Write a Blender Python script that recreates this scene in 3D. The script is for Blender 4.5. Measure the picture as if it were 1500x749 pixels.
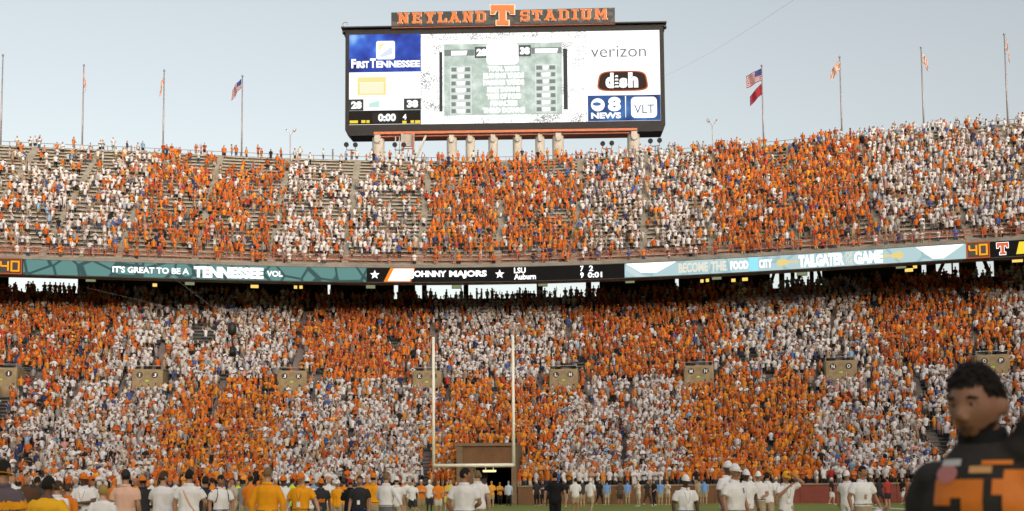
import bpy, math, random
import numpy as np
from mathutils import Vector, Matrix
from mathutils.bvhtree import BVHTree

for o in list(bpy.data.objects):
    bpy.data.objects.remove(o)
SC = bpy.context.scene
COL = SC.collection
RNG = np.random.default_rng(7)
random.seed(7)
R = math.radians

# ------------------------------------------------------------------ camera
F = 1500.0                      # focal length in photo pixels (1500 px wide photo)
CAMZ = 1.38
TILT = R(4.0)
ROLL = 0.008
HOR = 713.0
PPY = HOR - F * math.tan(TILT)
A_R = Vector((1, 0, 0))
A_U = Vector((0, -math.sin(TILT), math.cos(TILT)))
A_F = Vector((0, math.cos(TILT), math.sin(TILT)))
C_R = A_R * math.cos(ROLL) - A_U * math.sin(ROLL)
C_U = A_R * math.sin(ROLL) + A_U * math.cos(ROLL)
cam_d = bpy.data.cameras.new('camera')
cam = bpy.data.objects.new('camera', cam_d)
COL.objects.link(cam)
cam.matrix_world = Matrix(((C_R.x, C_U.x, -A_F.x, 0), (C_R.y, C_U.y, -A_F.y, 0), (C_R.z, C_U.z, -A_F.z, CAMZ), (0, 0, 0, 1)))
cam_d.sensor_width = 36
cam_d.lens = 36.0
cam_d.shift_y = (PPY - 374.5) / 1500.0
cam_d.clip_start = 0.1
cam_d.clip_end = 3000
cam_d.dof.use_dof = True
cam_d.dof.focus_distance = 100.0
cam_d.dof.aperture_fstop = 2.5
SC.camera = cam
CAM = Vector((0, 0, CAMZ))

# ------------------------------------------------------------------ sky, sun, exposure
EXPO = 1.22
SUN_EL, SUN_AZ = 6.0, 158.0     # degrees; azimuth clockwise from +Y
w = bpy.data.worlds.new('World'); SC.world = w; w.use_nodes = True
wn = w.node_tree.nodes; wl = w.node_tree.links
bg = wn.get('Background') or wn.new('ShaderNodeBackground')
sky = wn.new('ShaderNodeTexSky'); sky.sky_type = 'NISHITA'
sky.sun_disc = False
sky.sun_elevation = R(SUN_EL); sky.sun_rotation = R(SUN_AZ)
sky.altitude = 200; sky.air_density = 1.0; sky.dust_density = 4.0; sky.ozone_density = 0.5
bg.inputs['Strength'].default_value = 0.15
hsv = wn.new('ShaderNodeHueSaturation'); hsv.inputs['Saturation'].default_value = 0.42
wl.new(sky.outputs[0], hsv.inputs['Color']); wl.new(hsv.outputs[0], bg.inputs['Color'])
sd = bpy.data.lights.new('sun', 'SUN'); so = bpy.data.objects.new('sun', sd); COL.objects.link(so)
sd.energy = 0.85; sd.angle = R(85); sd.color = (1.0, 0.87, 0.70)
az = R(SUN_AZ); el = R(SUN_EL)
sdir = Vector((math.sin(az) * math.cos(el), math.cos(az) * math.cos(el), math.sin(el)))
so.rotation_euler = sdir.to_track_quat('Z', 'Y').to_euler()
so.location = sdir * 200
SC.view_settings.view_transform = 'Standard'
SC.view_settings.look = 'None'
SC.view_settings.exposure = EXPO
SC.view_settings.gamma = 1.0
SC.cycles.max_bounces = 6
SC.cycles.diffuse_bounces = 3
SC.cycles.use_denoising = True
SC.cycles.filter_width = 1.5

# ------------------------------------------------------------------ picking helpers (photo pixel -> place)
def ray(x, y):
    u = (x - 750.0) / F; v = (PPY - y) / F
    a = u * math.cos(ROLL) + v * math.sin(ROLL); b = -u * math.sin(ROLL) + v * math.cos(ROLL)
    return A_F + A_R * a + A_U * b
def atz(x, y, z):
    d = ray(x, y); return CAM + d * ((z - CAMZ) / d.z)
def aty(x, y, Y):
    d = ray(x, y); return CAM + d * (Y / d.y)
def atplane(x, y, p0, n):
    d = ray(x, y); return CAM + d * ((p0 - CAM).dot(n) / d.dot(n))
def proj(P):
    P = np.atleast_2d(np.asarray(P, float)) - np.array([0, 0, CAMZ])
    f = P @ np.array(A_F); r = P @ np.array(C_R); u = P @ np.array(C_U)
    return 750 + F * r / f, PPY - F * u / f

# ------------------------------------------------------------------ object helpers
def tag(o, label=None, cat=None, group=None, kind=None):
    if label: o['label'] = label
    if cat: o['category'] = cat
    if group: o['group'] = group
    if kind: o['kind'] = kind
    return o
def empty(name, loc=(0, 0, 0), rz=0, label=None, cat=None, group=None):
    o = bpy.data.objects.new(name, None); COL.objects.link(o)
    o.location = loc; o.rotation_euler = (0, 0, rz); o.empty_display_size = 0.3
    return tag(o, label, cat, group)
def link(name, me, parent=None, loc=None, rz=None):
    o = bpy.data.objects.new(name, me); COL.objects.link(o)
    if parent is not None: o.parent = parent
    if loc is not None: o.location = loc
    if rz is not None: o.rotation_euler = (0, 0, rz)
    return o
def mk(name, V, Fc, mats, parent=None, smooth=False, mi=None, loc=None, rz=None):
    me = bpy.data.meshes.new(name)
    me.from_pydata([tuple(v) for v in V], [], [tuple(f) for f in Fc])
    for m in (mats if isinstance(mats, (list, tuple)) else [mats]): me.materials.append(m)
    if mi is not None: me.polygons.foreach_set('material_index', list(mi))
    if smooth: me.polygons.foreach_set('use_smooth', [True] * len(me.polygons))
    me.update()
    return link(name, me, parent, loc, rz)

class MB:
    def __init__(s): s.V = []; s.F = []; s.M = []
    def add(s, V, Fc, m=0):
        b = len(s.V); s.V += [tuple(v) for v in V]; s.F += [tuple(i + b for i in f) for f in Fc]; s.M += [m] * len(Fc)
        return s
    def box(s, c, size, rz=0.0, m=0, rx=0.0, ry=0.0):
        M = Matrix.Rotation(rz, 3, 'Z') @ Matrix.Rotation(ry, 3, 'Y') @ Matrix.Rotation(rx, 3, 'X'); c = Vector(c)
        V = [c + M @ Vector((sx * size[0] / 2, sy * size[1] / 2, sz * size[2] / 2)) for sx in (-1, 1) for sy in (-1, 1) for sz in (-1, 1)]
        return s.add(V, [(0, 1, 3, 2), (4, 6, 7, 5), (0, 4, 5, 1), (2, 3, 7, 6), (0, 2, 6, 4), (1, 5, 7, 3)], m)
    def bar(s, a, b, wx, wy=None, m=0, up=None):
        a = Vector(a); b = Vector(b); d = (b - a); L = d.length; d.normalize()
        u = up or (Vector((0, 0, 1)) if abs(d.z) < 0.9 else Vector((0, 1, 0)))
        x = d.cross(u).normalized(); y = x.cross(d).normalized(); wy = wy or wx
        V = []
        for p in (a, b):
            for sx, sy in ((-1, -1), (1, -1), (1, 1), (-1, 1)): V.append(p + x * sx * wx / 2 + y * sy * wy / 2)
        return s.add(V, [(3, 2, 1, 0), (4, 5, 6, 7), (0, 1, 5, 4), (1, 2, 6, 5), (2, 3, 7, 6), (3, 0, 4, 7)], m)
    def tube(s, P, rad, n=8, m=0, cap=True, flat=1.0, up=None):
        V, Fc = tubemesh(P, rad, n, cap, flat, up); return s.add(V, Fc, m)
    def prism(s, poly, z0, z1, M=None, m=0):
        n = len(poly); V = [Vector((p[0], p[1], z0)) for p in poly] + [Vector((p[0], p[1], z1)) for p in poly]
        if M is not None: V = [M @ v for v in V]
        return s.add(V, [tuple(range(n))[::-1], tuple(range(n, 2 * n))] + [(i, (i + 1) % n, n + (i + 1) % n, n + i) for i in range(n)], m)
    def build(s, name, mats, parent=None, smooth=False, loc=None, rz=None):
        return mk(name, s.V, s.F, mats, parent, smooth, s.M if isinstance(mats, (list, tuple)) else None, loc, rz)

def tubemesh(P, rad, n=8, cap=True, flat=1.0, up=None):
    P = [Vector(p) for p in P]; k = len(P)
    if not isinstance(rad, (list, tuple)): rad = [rad] * k
    V = []; Fc = []; px = None
    for i, p in enumerate(P):
        t = (P[min(i + 1, k - 1)] - P[max(i - 1, 0)]).normalized()
        if px is None:
            u = up or (Vector((0, 1, 0)) if abs(t.y) < 0.8 else Vector((1, 0, 0)))
            px = (u - t * u.dot(t)).normalized()
        else:
            px = (px - t * px.dot(t)).normalized()
        py = t.cross(px)
        r = rad[i]; rx, ry = (r if isinstance(r, (tuple, list)) else (r, r * flat))
        for j in range(n):
            a = 2 * math.pi * j / n
            V.append(p + px * math.cos(a) * ry + py * math.sin(a) * rx)
    for i in range(k - 1):
        for j in range(n):
            Fc.append((i * n + j, i * n + (j + 1) % n, (i + 1) * n + (j + 1) % n, (i + 1) * n + j))
    if cap:
        Fc.append(tuple(range(n))[::-1]); Fc.append(tuple((k - 1) * n + j for j in range(n)))
    return V, Fc

# ------------------------------------------------------------------ materials
MATS = {}
def mat(name, col, rough=0.75, var=0.15, scale=3.0, bump=0.0, bscale=40.0, metal=0.0, spec=0.4, sss=0.0):
    if name in MATS: return MATS[name]
    m = bpy.data.materials.new(name); m.use_nodes = True; nt = m.node_tree; b = nt.nodes['Principled BSDF']
    b.inputs['Roughness'].default_value = rough; b.inputs['Metallic'].default_value = metal
    b.inputs['Specular IOR Level'].default_value = spec
    if sss: b.inputs['Subsurface Weight'].default_value = sss; b.inputs['Subsurface Radius'].default_value = (0.01, 0.004, 0.002)
    tc = nt.nodes.new('ShaderNodeTexCoord')
    if var > 0:
        nz = nt.nodes.new('ShaderNodeTexNoise'); nz.inputs['Scale'].default_value = scale; nz.inputs['Detail'].default_value = 6; nz.inputs['Roughness'].default_value = 0.65
        nt.links.new(tc.outputs['Object'], nz.inputs['Vector'])
        rp = nt.nodes.new('ShaderNodeValToRGB'); rp.color_ramp.elements[0].position = 0.3; rp.color_ramp.elements[1].position = 0.7
        rp.color_ramp.elements[0].color = tuple(c * (1 - var) for c in col) + (1,)
        rp.color_ramp.elements[1].color = tuple(min(1, c * (1 + var)) for c in col) + (1,)
        nt.links.new(nz.outputs['Fac'], rp.inputs['Fac']); nt.links.new(rp.outputs['Color'], b.inputs['Base Color'])
    else:
        b.inputs['Base Color'].default_value = tuple(col) + (1,)
    if bump > 0:
        n2 = nt.nodes.new('ShaderNodeTexNoise'); n2.inputs['Scale'].default_value = bscale; n2.inputs['Detail'].default_value = 3
        nt.links.new(tc.outputs['Object'], n2.inputs['Vector'])
        bp = nt.nodes.new('ShaderNodeBump'); bp.inputs['Strength'].default_value = bump; bp.inputs['Distance'].default_value = 0.02
        nt.links.new(n2.outputs['Fac'], bp.inputs['Height']); nt.links.new(bp.outputs['Normal'], b.inputs['Normal'])
    MATS[name] = m; return m
def emis(name, col, strength=1.0):
    if name in MATS: return MATS[name]
    m = bpy.data.materials.new(name); m.use_nodes = True; nt = m.node_tree
    b = nt.nodes['Principled BSDF']; b.inputs['Base Color'].default_value = (0.004, 0.004, 0.004, 1); b.inputs['Roughness'].default_value = 0.8; b.inputs['Specular IOR Level'].default_value = 0.1
    b.inputs['Emission Color'].default_value = tuple(col) + (1,); b.inputs['Emission Strength'].default_value = strength / 2 ** EXPO
    MATS[name] = m; return m
def emis_tex(name, fn, strength=1.0):
    m = bpy.data.materials.new(name); m.use_nodes = True; nt = m.node_tree
    b = nt.nodes['Principled BSDF']; b.inputs['Base Color'].default_value = (0.004, 0.004, 0.004, 1); b.inputs['Specular IOR Level'].default_value = 0.1
    tc = nt.nodes.new('ShaderNodeTexCoord')
    c = fn(nt, tc.outputs['Object']); nt.links.new(c, b.inputs['Emission Color']); b.inputs['Emission Strength'].default_value = strength / 2 ** EXPO
    return m
def ramp(nt, fac, stops):
    r = nt.nodes.new('ShaderNodeValToRGB'); e = r.color_ramp.elements
    while len(e) < len(stops): e.new(0.5)
    for k, (p, c) in enumerate(stops): e[k].position = p; e[k].color = tuple(c) + (1,)
    nt.links.new(fac, r.inputs['Fac']); return r.outputs['Color']
def tex(nt, kind, vec, **kw):
    t = nt.nodes.new(kind)
    for k, v in kw.items():
        if k in t.inputs: t.inputs[k].default_value = v
        else: setattr(t, k, v)
    nt.links.new(vec, t.inputs['Vector']); return t
def s2l(r, g, b):
    f = lambda c: (c / 255.0) / 12.92 if c <= 10 else (((c / 255.0) + 0.055) / 1.055) ** 2.4
    return (f(r), f(g), f(b))

CONC = mat('concrete', (0.23, 0.21, 0.18), 0.9, 0.25, 0.6, 0.3, 8)
CONC_D = mat('weathered_concrete', (0.11, 0.105, 0.10), 0.9, 0.3, 0.5, 0.3, 8)
BENCH_T = mat('tan_bench_plank', (0.46, 0.42, 0.34), 0.65, 0.18, 1.5)
BENCH_G = mat('grey_bench_plank', (0.13, 0.14, 0.14), 0.6, 0.2, 1.5)
RUST = mat('rust_red_paint', (0.36, 0.11, 0.06), 0.6, 0.2, 3)
STEEL = mat('galvanised_steel', (0.34, 0.33, 0.33), 0.45, 0.15, 3, metal=0.3)
DARK = mat('black_paint', (0.018, 0.018, 0.02), 0.45, 0.2, 2)
DARK2 = mat('charcoal_panel', (0.016, 0.015, 0.015), 0.7, 0.25, 1)
TAN = mat('tan_painted_concrete', (0.29, 0.215, 0.12), 0.8, 0.28, 1.6, 0.2, 10)
COLM = mat('pale_precast_concrete', (0.46, 0.43, 0.38), 0.85, 0.15, 0.8, 0.2, 6)
WALLB = mat('brown_wall_paint', (0.17, 0.085, 0.04), 0.8, 0.22, 1.1, 0.2, 12)
WALLM = mat('maroon_wall_padding', (0.22, 0.045, 0.03), 0.6, 0.15, 1.5)
ORANGE_P = mat('orange_paint', (0.72, 0.20, 0.02), 0.5, 0.08, 3)
WHITE_P = mat('white_paint', (0.78, 0.77, 0.72), 0.5, 0.06, 3)

# ------------------------------------------------------------------ plan of the bowl: ribbon curve
ZR = 24.5
rib_px = [(0, 379), (120, 382), (250, 386), (400, 390), (550, 392), (700, 391.5), (800, 389.5), (900, 386.5), (1000, 382), (1100, 376.5), (1200, 370), (1300, 363.5), (1400, 357.5), (1500, 351)]
pts = np.array([tuple(atz(x, y, ZR))[:2] for x, y in rib_px])
pf = np.polyfit(pts[:, 0], pts[:, 1], 4)
X0, X1 = pts[0, 0], pts[-1, 0]
xs = np.linspace(X0, X1, 240)
ys = np.polyval(pf, xs)
def extend(p, h, sgn, curv, L, ds=0.5):
    out = []; x, y = p
    for k in range(int(L / ds)):
        h = h + sgn * curv * ds; x += sgn * math.cos(h) * ds; y += sgn * math.sin(h) * ds; out.append((x, y))
    return out
hL = math.atan2(ys[1] - ys[0], xs[1] - xs[0]); hR = math.atan2(ys[-1] - ys[-2], xs[-1] - xs[-2])
left = extend((xs[0], ys[0]), hL, -1, -1 / 110.0, 32)
right = extend((xs[-1], ys[-1]), hR, 1, -1 / 110.0, 32)
poly = np.array(left[::-1] + list(zip(xs, ys)) + right)
seg = np.hypot(*(np.diff(poly, axis=0).T)); sarr = np.concatenate([[0], np.cumsum(seg)])
SS = np.arange(0, sarr[-1], 0.5)
PX = np.interp(SS, sarr, poly[:, 0]); PY = np.interp(SS, sarr, poly[:, 1])
TX = np.gradient(PX); TY = np.gradient(PY); ln = np.hypot(TX, TY); TX /= ln; TY /= ln
ker = np.ones(9) / 9
TX = np.convolve(np.pad(TX, 4, 'edge'), ker, 'valid'); TY = np.convolve(np.pad(TY, 4, 'edge'), ker, 'valid')
SMAX = SS[-1]
def cpos(s, o, z):
    s = np.asarray(s, float)
    x = np.interp(s, SS, PX); y = np.interp(s, SS, PY); tx = np.interp(s, SS, TX); ty = np.interp(s, SS, TY)
    n = np.hypot(tx, ty); tx = tx / n; ty = ty / n
    return np.stack(np.broadcast_arrays(x - ty * o, y + tx * o, np.asarray(z, float)), -1)
def cP(s, o, z): return Vector(cpos(s, o, z))
def cheading(s): return math.atan2(float(np.interp(s, SS, TY)), float(np.interp(s, SS, TX)))
def s_of(px, o, z):
    xx, _ = proj(cpos(SS, o, z)); return float(np.interp(px, xx, SS))
def z_of(py, s, o):
    _, y0 = proj(cpos(s, o, 20.0)); _, y1 = proj(cpos(s, o, 30.0))
    return 20.0 + (py - y0[0]) / (y1[0] - y0[0]) * 10.0
def sweep(profile, s0, s1, ds=2.0, closed=False):
    n = max(2, int(math.ceil((s1 - s0) / ds)) + 1); ss = np.linspace(s0, s1, n); k = len(profile)
    V = np.concatenate([cpos(ss, o, z) for o, z in profile])        # profile-major
    Fc = []
    kk = k if closed else k - 1
    for i in range(kk):
        a = i * n; b = ((i + 1) % k) * n
        for j in range(n - 1): Fc.append((a + j, a + j + 1, b + j + 1, b + j))
    if closed:
        Fc.append(tuple(i * n for i in range(k))); Fc.append(tuple(i * n + n - 1 for i in range(k))[::-1])
    return V, Fc

# lower stand rows / upper stand rows
WALL_T = 1.45
LO_N, LO_O, LO_Z, LO_T = 57, -27.0, 1.0, 0.705
def lo_z(i): return LO_Z + .27 * i + (22.95 - LO_Z - .27 * 56) / 56.0 ** 2 * i * i      # rows get steeper towards the back
UP_N, UP_O, UP_Z, UP_T, UP_R = 31, 1.6, 24.3, 0.845, 0.675
WALL_O = -27.6

# ------------------------------------------------------------------ ground and field
GRASS = bpy.data.materials.new('mown_grass'); GRASS.use_nodes = True
nt = GRASS.node_tree; b = nt.nodes['Principled BSDF']; b.inputs['Roughness'].default_value = 0.9
tc = nt.nodes.new('ShaderNodeTexCoord')
t1 = tex(nt, 'ShaderNodeTexNoise', tc.outputs['Object'], Scale=0.35, Detail=8.0, Roughness=0.7)
c1 = ramp(nt, t1.outputs['Fac'], [(0.3, (0.13, 0.165, 0.018)), (0.7, (0.235, 0.26, 0.035))])
nt.links.new(c1, b.inputs['Base Color'])
t2 = tex(nt, 'ShaderNodeTexNoise', tc.outputs['Object'], Scale=25.0, Detail=4.0)
bp = nt.nodes.new('ShaderNodeBump'); bp.inputs['Strength'].default_value = 0.6; nt.links.new(t2.outputs['Fac'], bp.inputs['Height']); nt.links.new(bp.outputs['Normal'], b.inputs['Normal'])
g = mk('ground', [(-900, -900, -0.02), (900, -900, -0.02), (900, 900, -0.02), (-900, 900, -0.02)], [(0, 1, 2, 3)], mat('ground_concrete', (0.2, 0.19, 0.17), 0.9, 0.2, 0.3)); tag(g, kind='structure')
V = []; Fc = []
ny, nx = 40, 50
for j in range(ny + 1):
    for i in range(nx + 1):
        V.append((-75 + 150 * i / nx, -30 + 122 * j / ny, 0.0))
for j in range(ny):
    for i in range(nx):
        a = j * (nx + 1) + i; Fc.append((a, a + 1, a + nx + 2, a + nx + 1))
g = mk('football_field', V, Fc, GRASS); tag(g, kind='structure')
# painted border of the field, seen at lower right
pa, pb = atz(1230, 741.5, 0.0), atz(1420, 752, 0.0)
d = (pb - pa); d.z = 0; nrm = Vector((-d.y, d.x, 0)).normalized() * 0.9
ln_ = mk('field_marking', [pa + Vector((0, 0, .006)), pb + Vector((0, 0, .006)), pb + nrm + Vector((0, 0, .006)), pa + nrm + Vector((0, 0, .006))], [(0, 1, 2, 3)], mat('field_line_paint', (0.62, 0.62, 0.55), 0.8, 0.2, 2)); tag(ln_, kind='structure')

# ------------------------------------------------------------------ tunnel and portal data
TUN_S0 = s_of(672, WALL_O, 2.5); TUN_S1 = s_of(753, WALL_O, 2.5)
TUN_TOP = 4.75
TUN_ROWS = 11
POR_ROW0, POR_ROW1 = 27, 33
por_px = [(0, 552, 'H', 'I'), (215, 553, 'I', 'J'), (427, 554, 'J', 'K'), (625, 552, 'K', 'L'), (825, 548, 'L', 'M'), (1023, 543, 'M', 'N'), (1232, 537, 'N', 'O'), (1455, 527, 'O', 'P')]
POR_O = LO_O + LO_T * POR_ROW0 - 0.05
POR_ZB = lo_z(POR_ROW0 - 2); POR_ZT = lo_z(POR_ROW1) + 0.4
por_s = [s_of(p[0], POR_O, 12.0) for p in por_px]

# ------------------------------------------------------------------ lower stand
lower = empty('lower_stand', cP(SMAX / 2, -7, 0), 0, 'packed lower stand of grey benches wrapping round the end of the field', 'grandstand')
lo_off = Vector(lower.location)
def child(o, parent):
    o.parent = parent; o.matrix_parent_inverse = Matrix.Translation(-Vector(parent.location)); return o
prof = [(WALL_O + 0.05, LO_Z - 0.15)]
for i in range(LO_N):
    o = LO_O + LO_T * i; z = lo_z(i)
    prof += [(o - 0.35, z), (o + LO_T - 0.35, z)]
prof += [(LO_O + LO_T * LO_N + 2.6, lo_z(LO_N - 1)), (LO_O + LO_T * LO_N + 2.6, 0.0)]
def row_gap(i):     # s-ranges cut from row i (tunnel, portals)
    g = []
    if i < TUN_ROWS: g.append((TUN_S0 - 0.3, TUN_S1 + 0.3))
    if POR_ROW0 <= i <= POR_ROW1:
        for s in por_s: g.append((s - 1.55, s + 1.55))
    return g
def split(s0, s1, gaps):
    out = []; a = s0
    for g0, g1 in sorted(gaps):
        if g1 < a or g0 > s1: continue
        if g0 > a: out.append((a, g0))
        a = max(a, g1)
    if a < s1: out.append((a, s1))
    return out
# stepped concrete (front rows leave the tunnel out)
kcut = 1 + 2 * TUN_ROWS
for s0, s1 in ((1.0, TUN_S0 - 0.1), (TUN_S1 + 0.1, SMAX - 1.0)):
    V, Fc = sweep(prof[:kcut + 1], s0, s1); child(mk('terrace', V, Fc, CONC_D), lower)
V, Fc = sweep(prof[kcut:], 1.0, SMAX - 1.0); child(mk('terrace', V, Fc, CONC_D), lower)
for i in range(LO_N):
    o = LO_O + LO_T * i; z = lo_z(i)
    for s0, s1 in split(1.5, SMAX - 1.5, row_gap(i)):
        V, Fc = sweep([(o + 0.08, z + 0.36), (o + 0.08, z + 0.42), (o + 0.36, z + 0.42), (o + 0.36, z + 0.36)], s0, s1, 2.5, True)
        child(mk('bench', V, Fc, BENCH_G), lower)
# concourse wall behind the lower stand, with openings to the sky
WB_O = LO_O + LO_T * LO_N + 2.7
gaps_px = [(12, 114), (480, 484), (577, 583), (608, 618), (625, 679), (686, 786), (795, 858), (866, 878), (989, 994), (1128, 1141), (1149, 1158), (1164, 1186), (1192, 1204), (1350, 1357), (1371, 1394), (1396, 1405), (1430, 1456)]
gaps = [(s_of(a, WB_O, 25.6), s_of(b_, WB_O, 25.6)) for a, b_ in gaps_px]
ZB0, ZB1 = lo_z(LO_N - 1), 34.0
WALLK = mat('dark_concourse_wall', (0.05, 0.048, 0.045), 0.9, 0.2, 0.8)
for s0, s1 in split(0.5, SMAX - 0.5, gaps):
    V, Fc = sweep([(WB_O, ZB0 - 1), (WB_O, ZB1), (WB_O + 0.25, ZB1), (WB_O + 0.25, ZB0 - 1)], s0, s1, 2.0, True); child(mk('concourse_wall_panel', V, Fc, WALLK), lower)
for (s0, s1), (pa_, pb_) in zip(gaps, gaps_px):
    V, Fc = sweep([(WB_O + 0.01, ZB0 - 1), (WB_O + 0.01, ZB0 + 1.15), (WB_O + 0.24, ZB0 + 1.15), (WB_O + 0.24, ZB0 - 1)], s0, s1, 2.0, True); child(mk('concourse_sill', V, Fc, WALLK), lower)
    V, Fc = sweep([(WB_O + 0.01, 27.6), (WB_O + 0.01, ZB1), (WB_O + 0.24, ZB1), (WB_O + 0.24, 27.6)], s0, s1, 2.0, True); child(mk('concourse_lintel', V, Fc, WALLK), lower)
# diagonal braces crossing some openings on the right
for a, z0, b_, z1 in ((1128, 24.2, 1140, 27.6), (1166, 24.2, 1184, 27.6), (1192, 27.6, 1204, 24.3), (1432, 27.6, 1450, 24.3), (1372, 24.2, 1390, 27.2)):
    m_ = MB(); m_.bar(cP(s_of(a, WB_O - .3, z0), WB_O - .3, z0), cP(s_of(b_, WB_O - .3, z1), WB_O - .3, z1), 0.3); child(m_.build('brace', WALLK), lower)
# aisle stairs in the lower stand
AISLES_LO = []
for k, s in enumerate(por_s):
    AISLES_LO.append((s, POR_ROW1 + 1, LO_N - 4, 0.45))
    AISLES_LO.append((s + 2.35, POR_ROW0 - 3, POR_ROW1 + 1, 0.4)); AISLES_LO.append((s - 2.35, POR_ROW0 - 3, POR_ROW1 + 1, 0.4))
for k in range(len(por_s) - 1):
    AISLES_LO.append(((por_s[k] + por_s[k + 1]) / 2, 0, POR_ROW1 - 1, 0.4))
S_STAIR = s_of(622, LO_O + 2, 3.0)
AISLES_LO.append((S_STAIR, 0, 11, 0.62))
STEPM = mat('stair_tread_concrete', (0.17, 0.14, 0.13), 0.85, 0.25, 1.2)
for (s, i0, i1, hw) in AISLES_LO:
    m_ = MB()
    for i in range(i0, i1):
        o = LO_O + LO_T * i; z = lo_z(i)
        rs_ = lo_z(i + 1) - z
        V, Fc = sweep([(o - 0.33, z + 0.01), (o - 0.33, z + rs_ * .5), (o + 0.02, z + rs_ * .5), (o + 0.02, z + rs_ * .98), (o + 0.34, z + rs_ * .98), (o + 0.34, z + 0.01)], s - hw, s + hw, 1.2, True); m_.add(V, Fc)
    child(m_.build('aisle_stairs', STEPM), lower)

# field wall
wall = empty('field_wall', cP(SMAX / 2, WALL_O, 0), 0, 'low brown and maroon wall between the field and the lower stand', 'wall')
S_BR = s_of(1128, WALL_O, 1.0)
def wallrun(s0, s1, m_):
    k = max(1, int(round((s1 - s0) / 2.4)))
    for j in range(k):
        a = s0 + (s1 - s0) * j / k; b_ = s0 + (s1 - s0) * (j + 1) / k
        V, Fc = sweep([(WALL_O - 0.12, -0.02), (WALL_O - 0.12, WALL_T - 0.12), (WALL_O + 0.12, WALL_T - 0.12), (WALL_O + 0.12, -0.02)], a + 0.012, b_ - 0.012, 1.3, True)
        child(mk('wall_panel', V, Fc, m_), wall)
wallrun(1.5, TUN_S0 - 0.35, WALLB); wallrun(TUN_S1 + 0.35, S_BR, WALLB); wallrun(S_BR, SMAX - 1.5, WALLM)
for s0, s1 in ((1.5, TUN_S0 - 0.35), (TUN_S1 + 0.35, SMAX - 1.5)):
    V, Fc = sweep([(WALL_O - 0.2, WALL_T - 0.118), (WALL_O - 0.2, WALL_T - 0.0), (WALL_O + 0.2, WALL_T - 0.0), (WALL_O + 0.2, WALL_T - 0.118)], s0, s1, 1.5, True)
    child(mk('wall_coping', V, Fc, mat('coping_stone', (0.27, 0.2, 0.13), 0.85, 0.2, 2)), wall)

# tunnel
tun = empty('tunnel_entrance', cP((TUN_S0 + TUN_S1) / 2, WALL_O, 0), 0, 'dark tunnel mouth under a brown header in the lower stand behind the goal', 'tunnel')
FRM = mat('tan_tunnel_frame', (0.19, 0.13, 0.08), 0.8, 0.18, 1.5)
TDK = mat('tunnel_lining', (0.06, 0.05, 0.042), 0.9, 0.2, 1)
def tsw(name, prof_, s0, s1, m_): V, Fc = sweep(prof_, s0, s1, 1.3, True); return child(mk(name, V, Fc, m_), tun)
Wt = TUN_S1 - TUN_S0; O0 = WALL_O - 0.35
tsw('header_panel', [(O0 + .08, 3.0), (O0 + .08, TUN_TOP - .25), (O0 + .5, TUN_TOP - .25), (O0 + .5, 3.0)], TUN_S0 + .45, TUN_S1 - .25, WALLB)
tsw('header_cap', [(O0 - .1, TUN_TOP - .247), (O0 - .1, TUN_TOP), (O0 + 8.1, TUN_TOP), (O0 + 8.1, TUN_TOP - .247)], TUN_S0 - .3, TUN_S1 + .3, FRM)
tsw('header_lintel', [(O0, 2.86), (O0, 2.997), (O0 + .55, 2.997), (O0 + .55, 2.86)], TUN_S0 + .447, TUN_S1 - .247, FRM)
tsw('jamb', [(O0 - .02, 0), (O0 - .02, TUN_TOP - .25), (O0 + 8.0, TUN_TOP - .25), (O0 + 8.0, 0)], TUN_S0 - .2, TUN_S0 + .44, FRM)
tsw('jamb', [(O0 - .02, 0), (O0 - .02, TUN_TOP - .25), (O0 + 8.0, TUN_TOP - .25), (O0 + 8.0, 0)], TUN_S1 - .24, TUN_S1 + .28, FRM)
tsw('pier', [(O0 + .05, 0), (O0 + .05, 2.857), (O0 + .5, 2.857), (O0 + .5, 0)], TUN_S0 + .446, TUN_S0 + 1.75, WALLB)
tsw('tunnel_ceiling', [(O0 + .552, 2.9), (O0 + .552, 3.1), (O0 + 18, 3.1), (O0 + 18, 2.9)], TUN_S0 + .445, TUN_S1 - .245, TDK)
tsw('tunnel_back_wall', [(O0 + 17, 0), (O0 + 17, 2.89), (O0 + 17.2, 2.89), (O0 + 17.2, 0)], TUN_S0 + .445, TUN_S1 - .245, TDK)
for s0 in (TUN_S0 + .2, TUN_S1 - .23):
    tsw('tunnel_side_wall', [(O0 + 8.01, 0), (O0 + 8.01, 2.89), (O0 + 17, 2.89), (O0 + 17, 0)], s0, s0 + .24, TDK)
lampc = cP(s_of(717, O0 + 1.6, 2.6), O0 + 1.6, 2.62)
m_ = MB(); m_.box((0, 0, 0), (1.05, .2, .14), m=0); m_.box((0, 0, -.085), (.95, .16, .03), m=1); m_.box((-.3, 0, .18), (.04, .04, .2), m=0); m_.box((.3, 0, .18), (.04, .04, .2), m=0)
lm = m_.build('tunnel_lamp', [emis('lamp_diffuser', (1.0, 0.86, 0.42), 1.3), emis('lamp_diffuser', (1.0, 0.86, 0.42), 1.3)], loc=lampc, rz=cheading((TUN_S0 + TUN_S1) / 2))
tag(lm, 'lit yellow strip lamp hanging inside the tunnel mouth', 'lamp')

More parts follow.
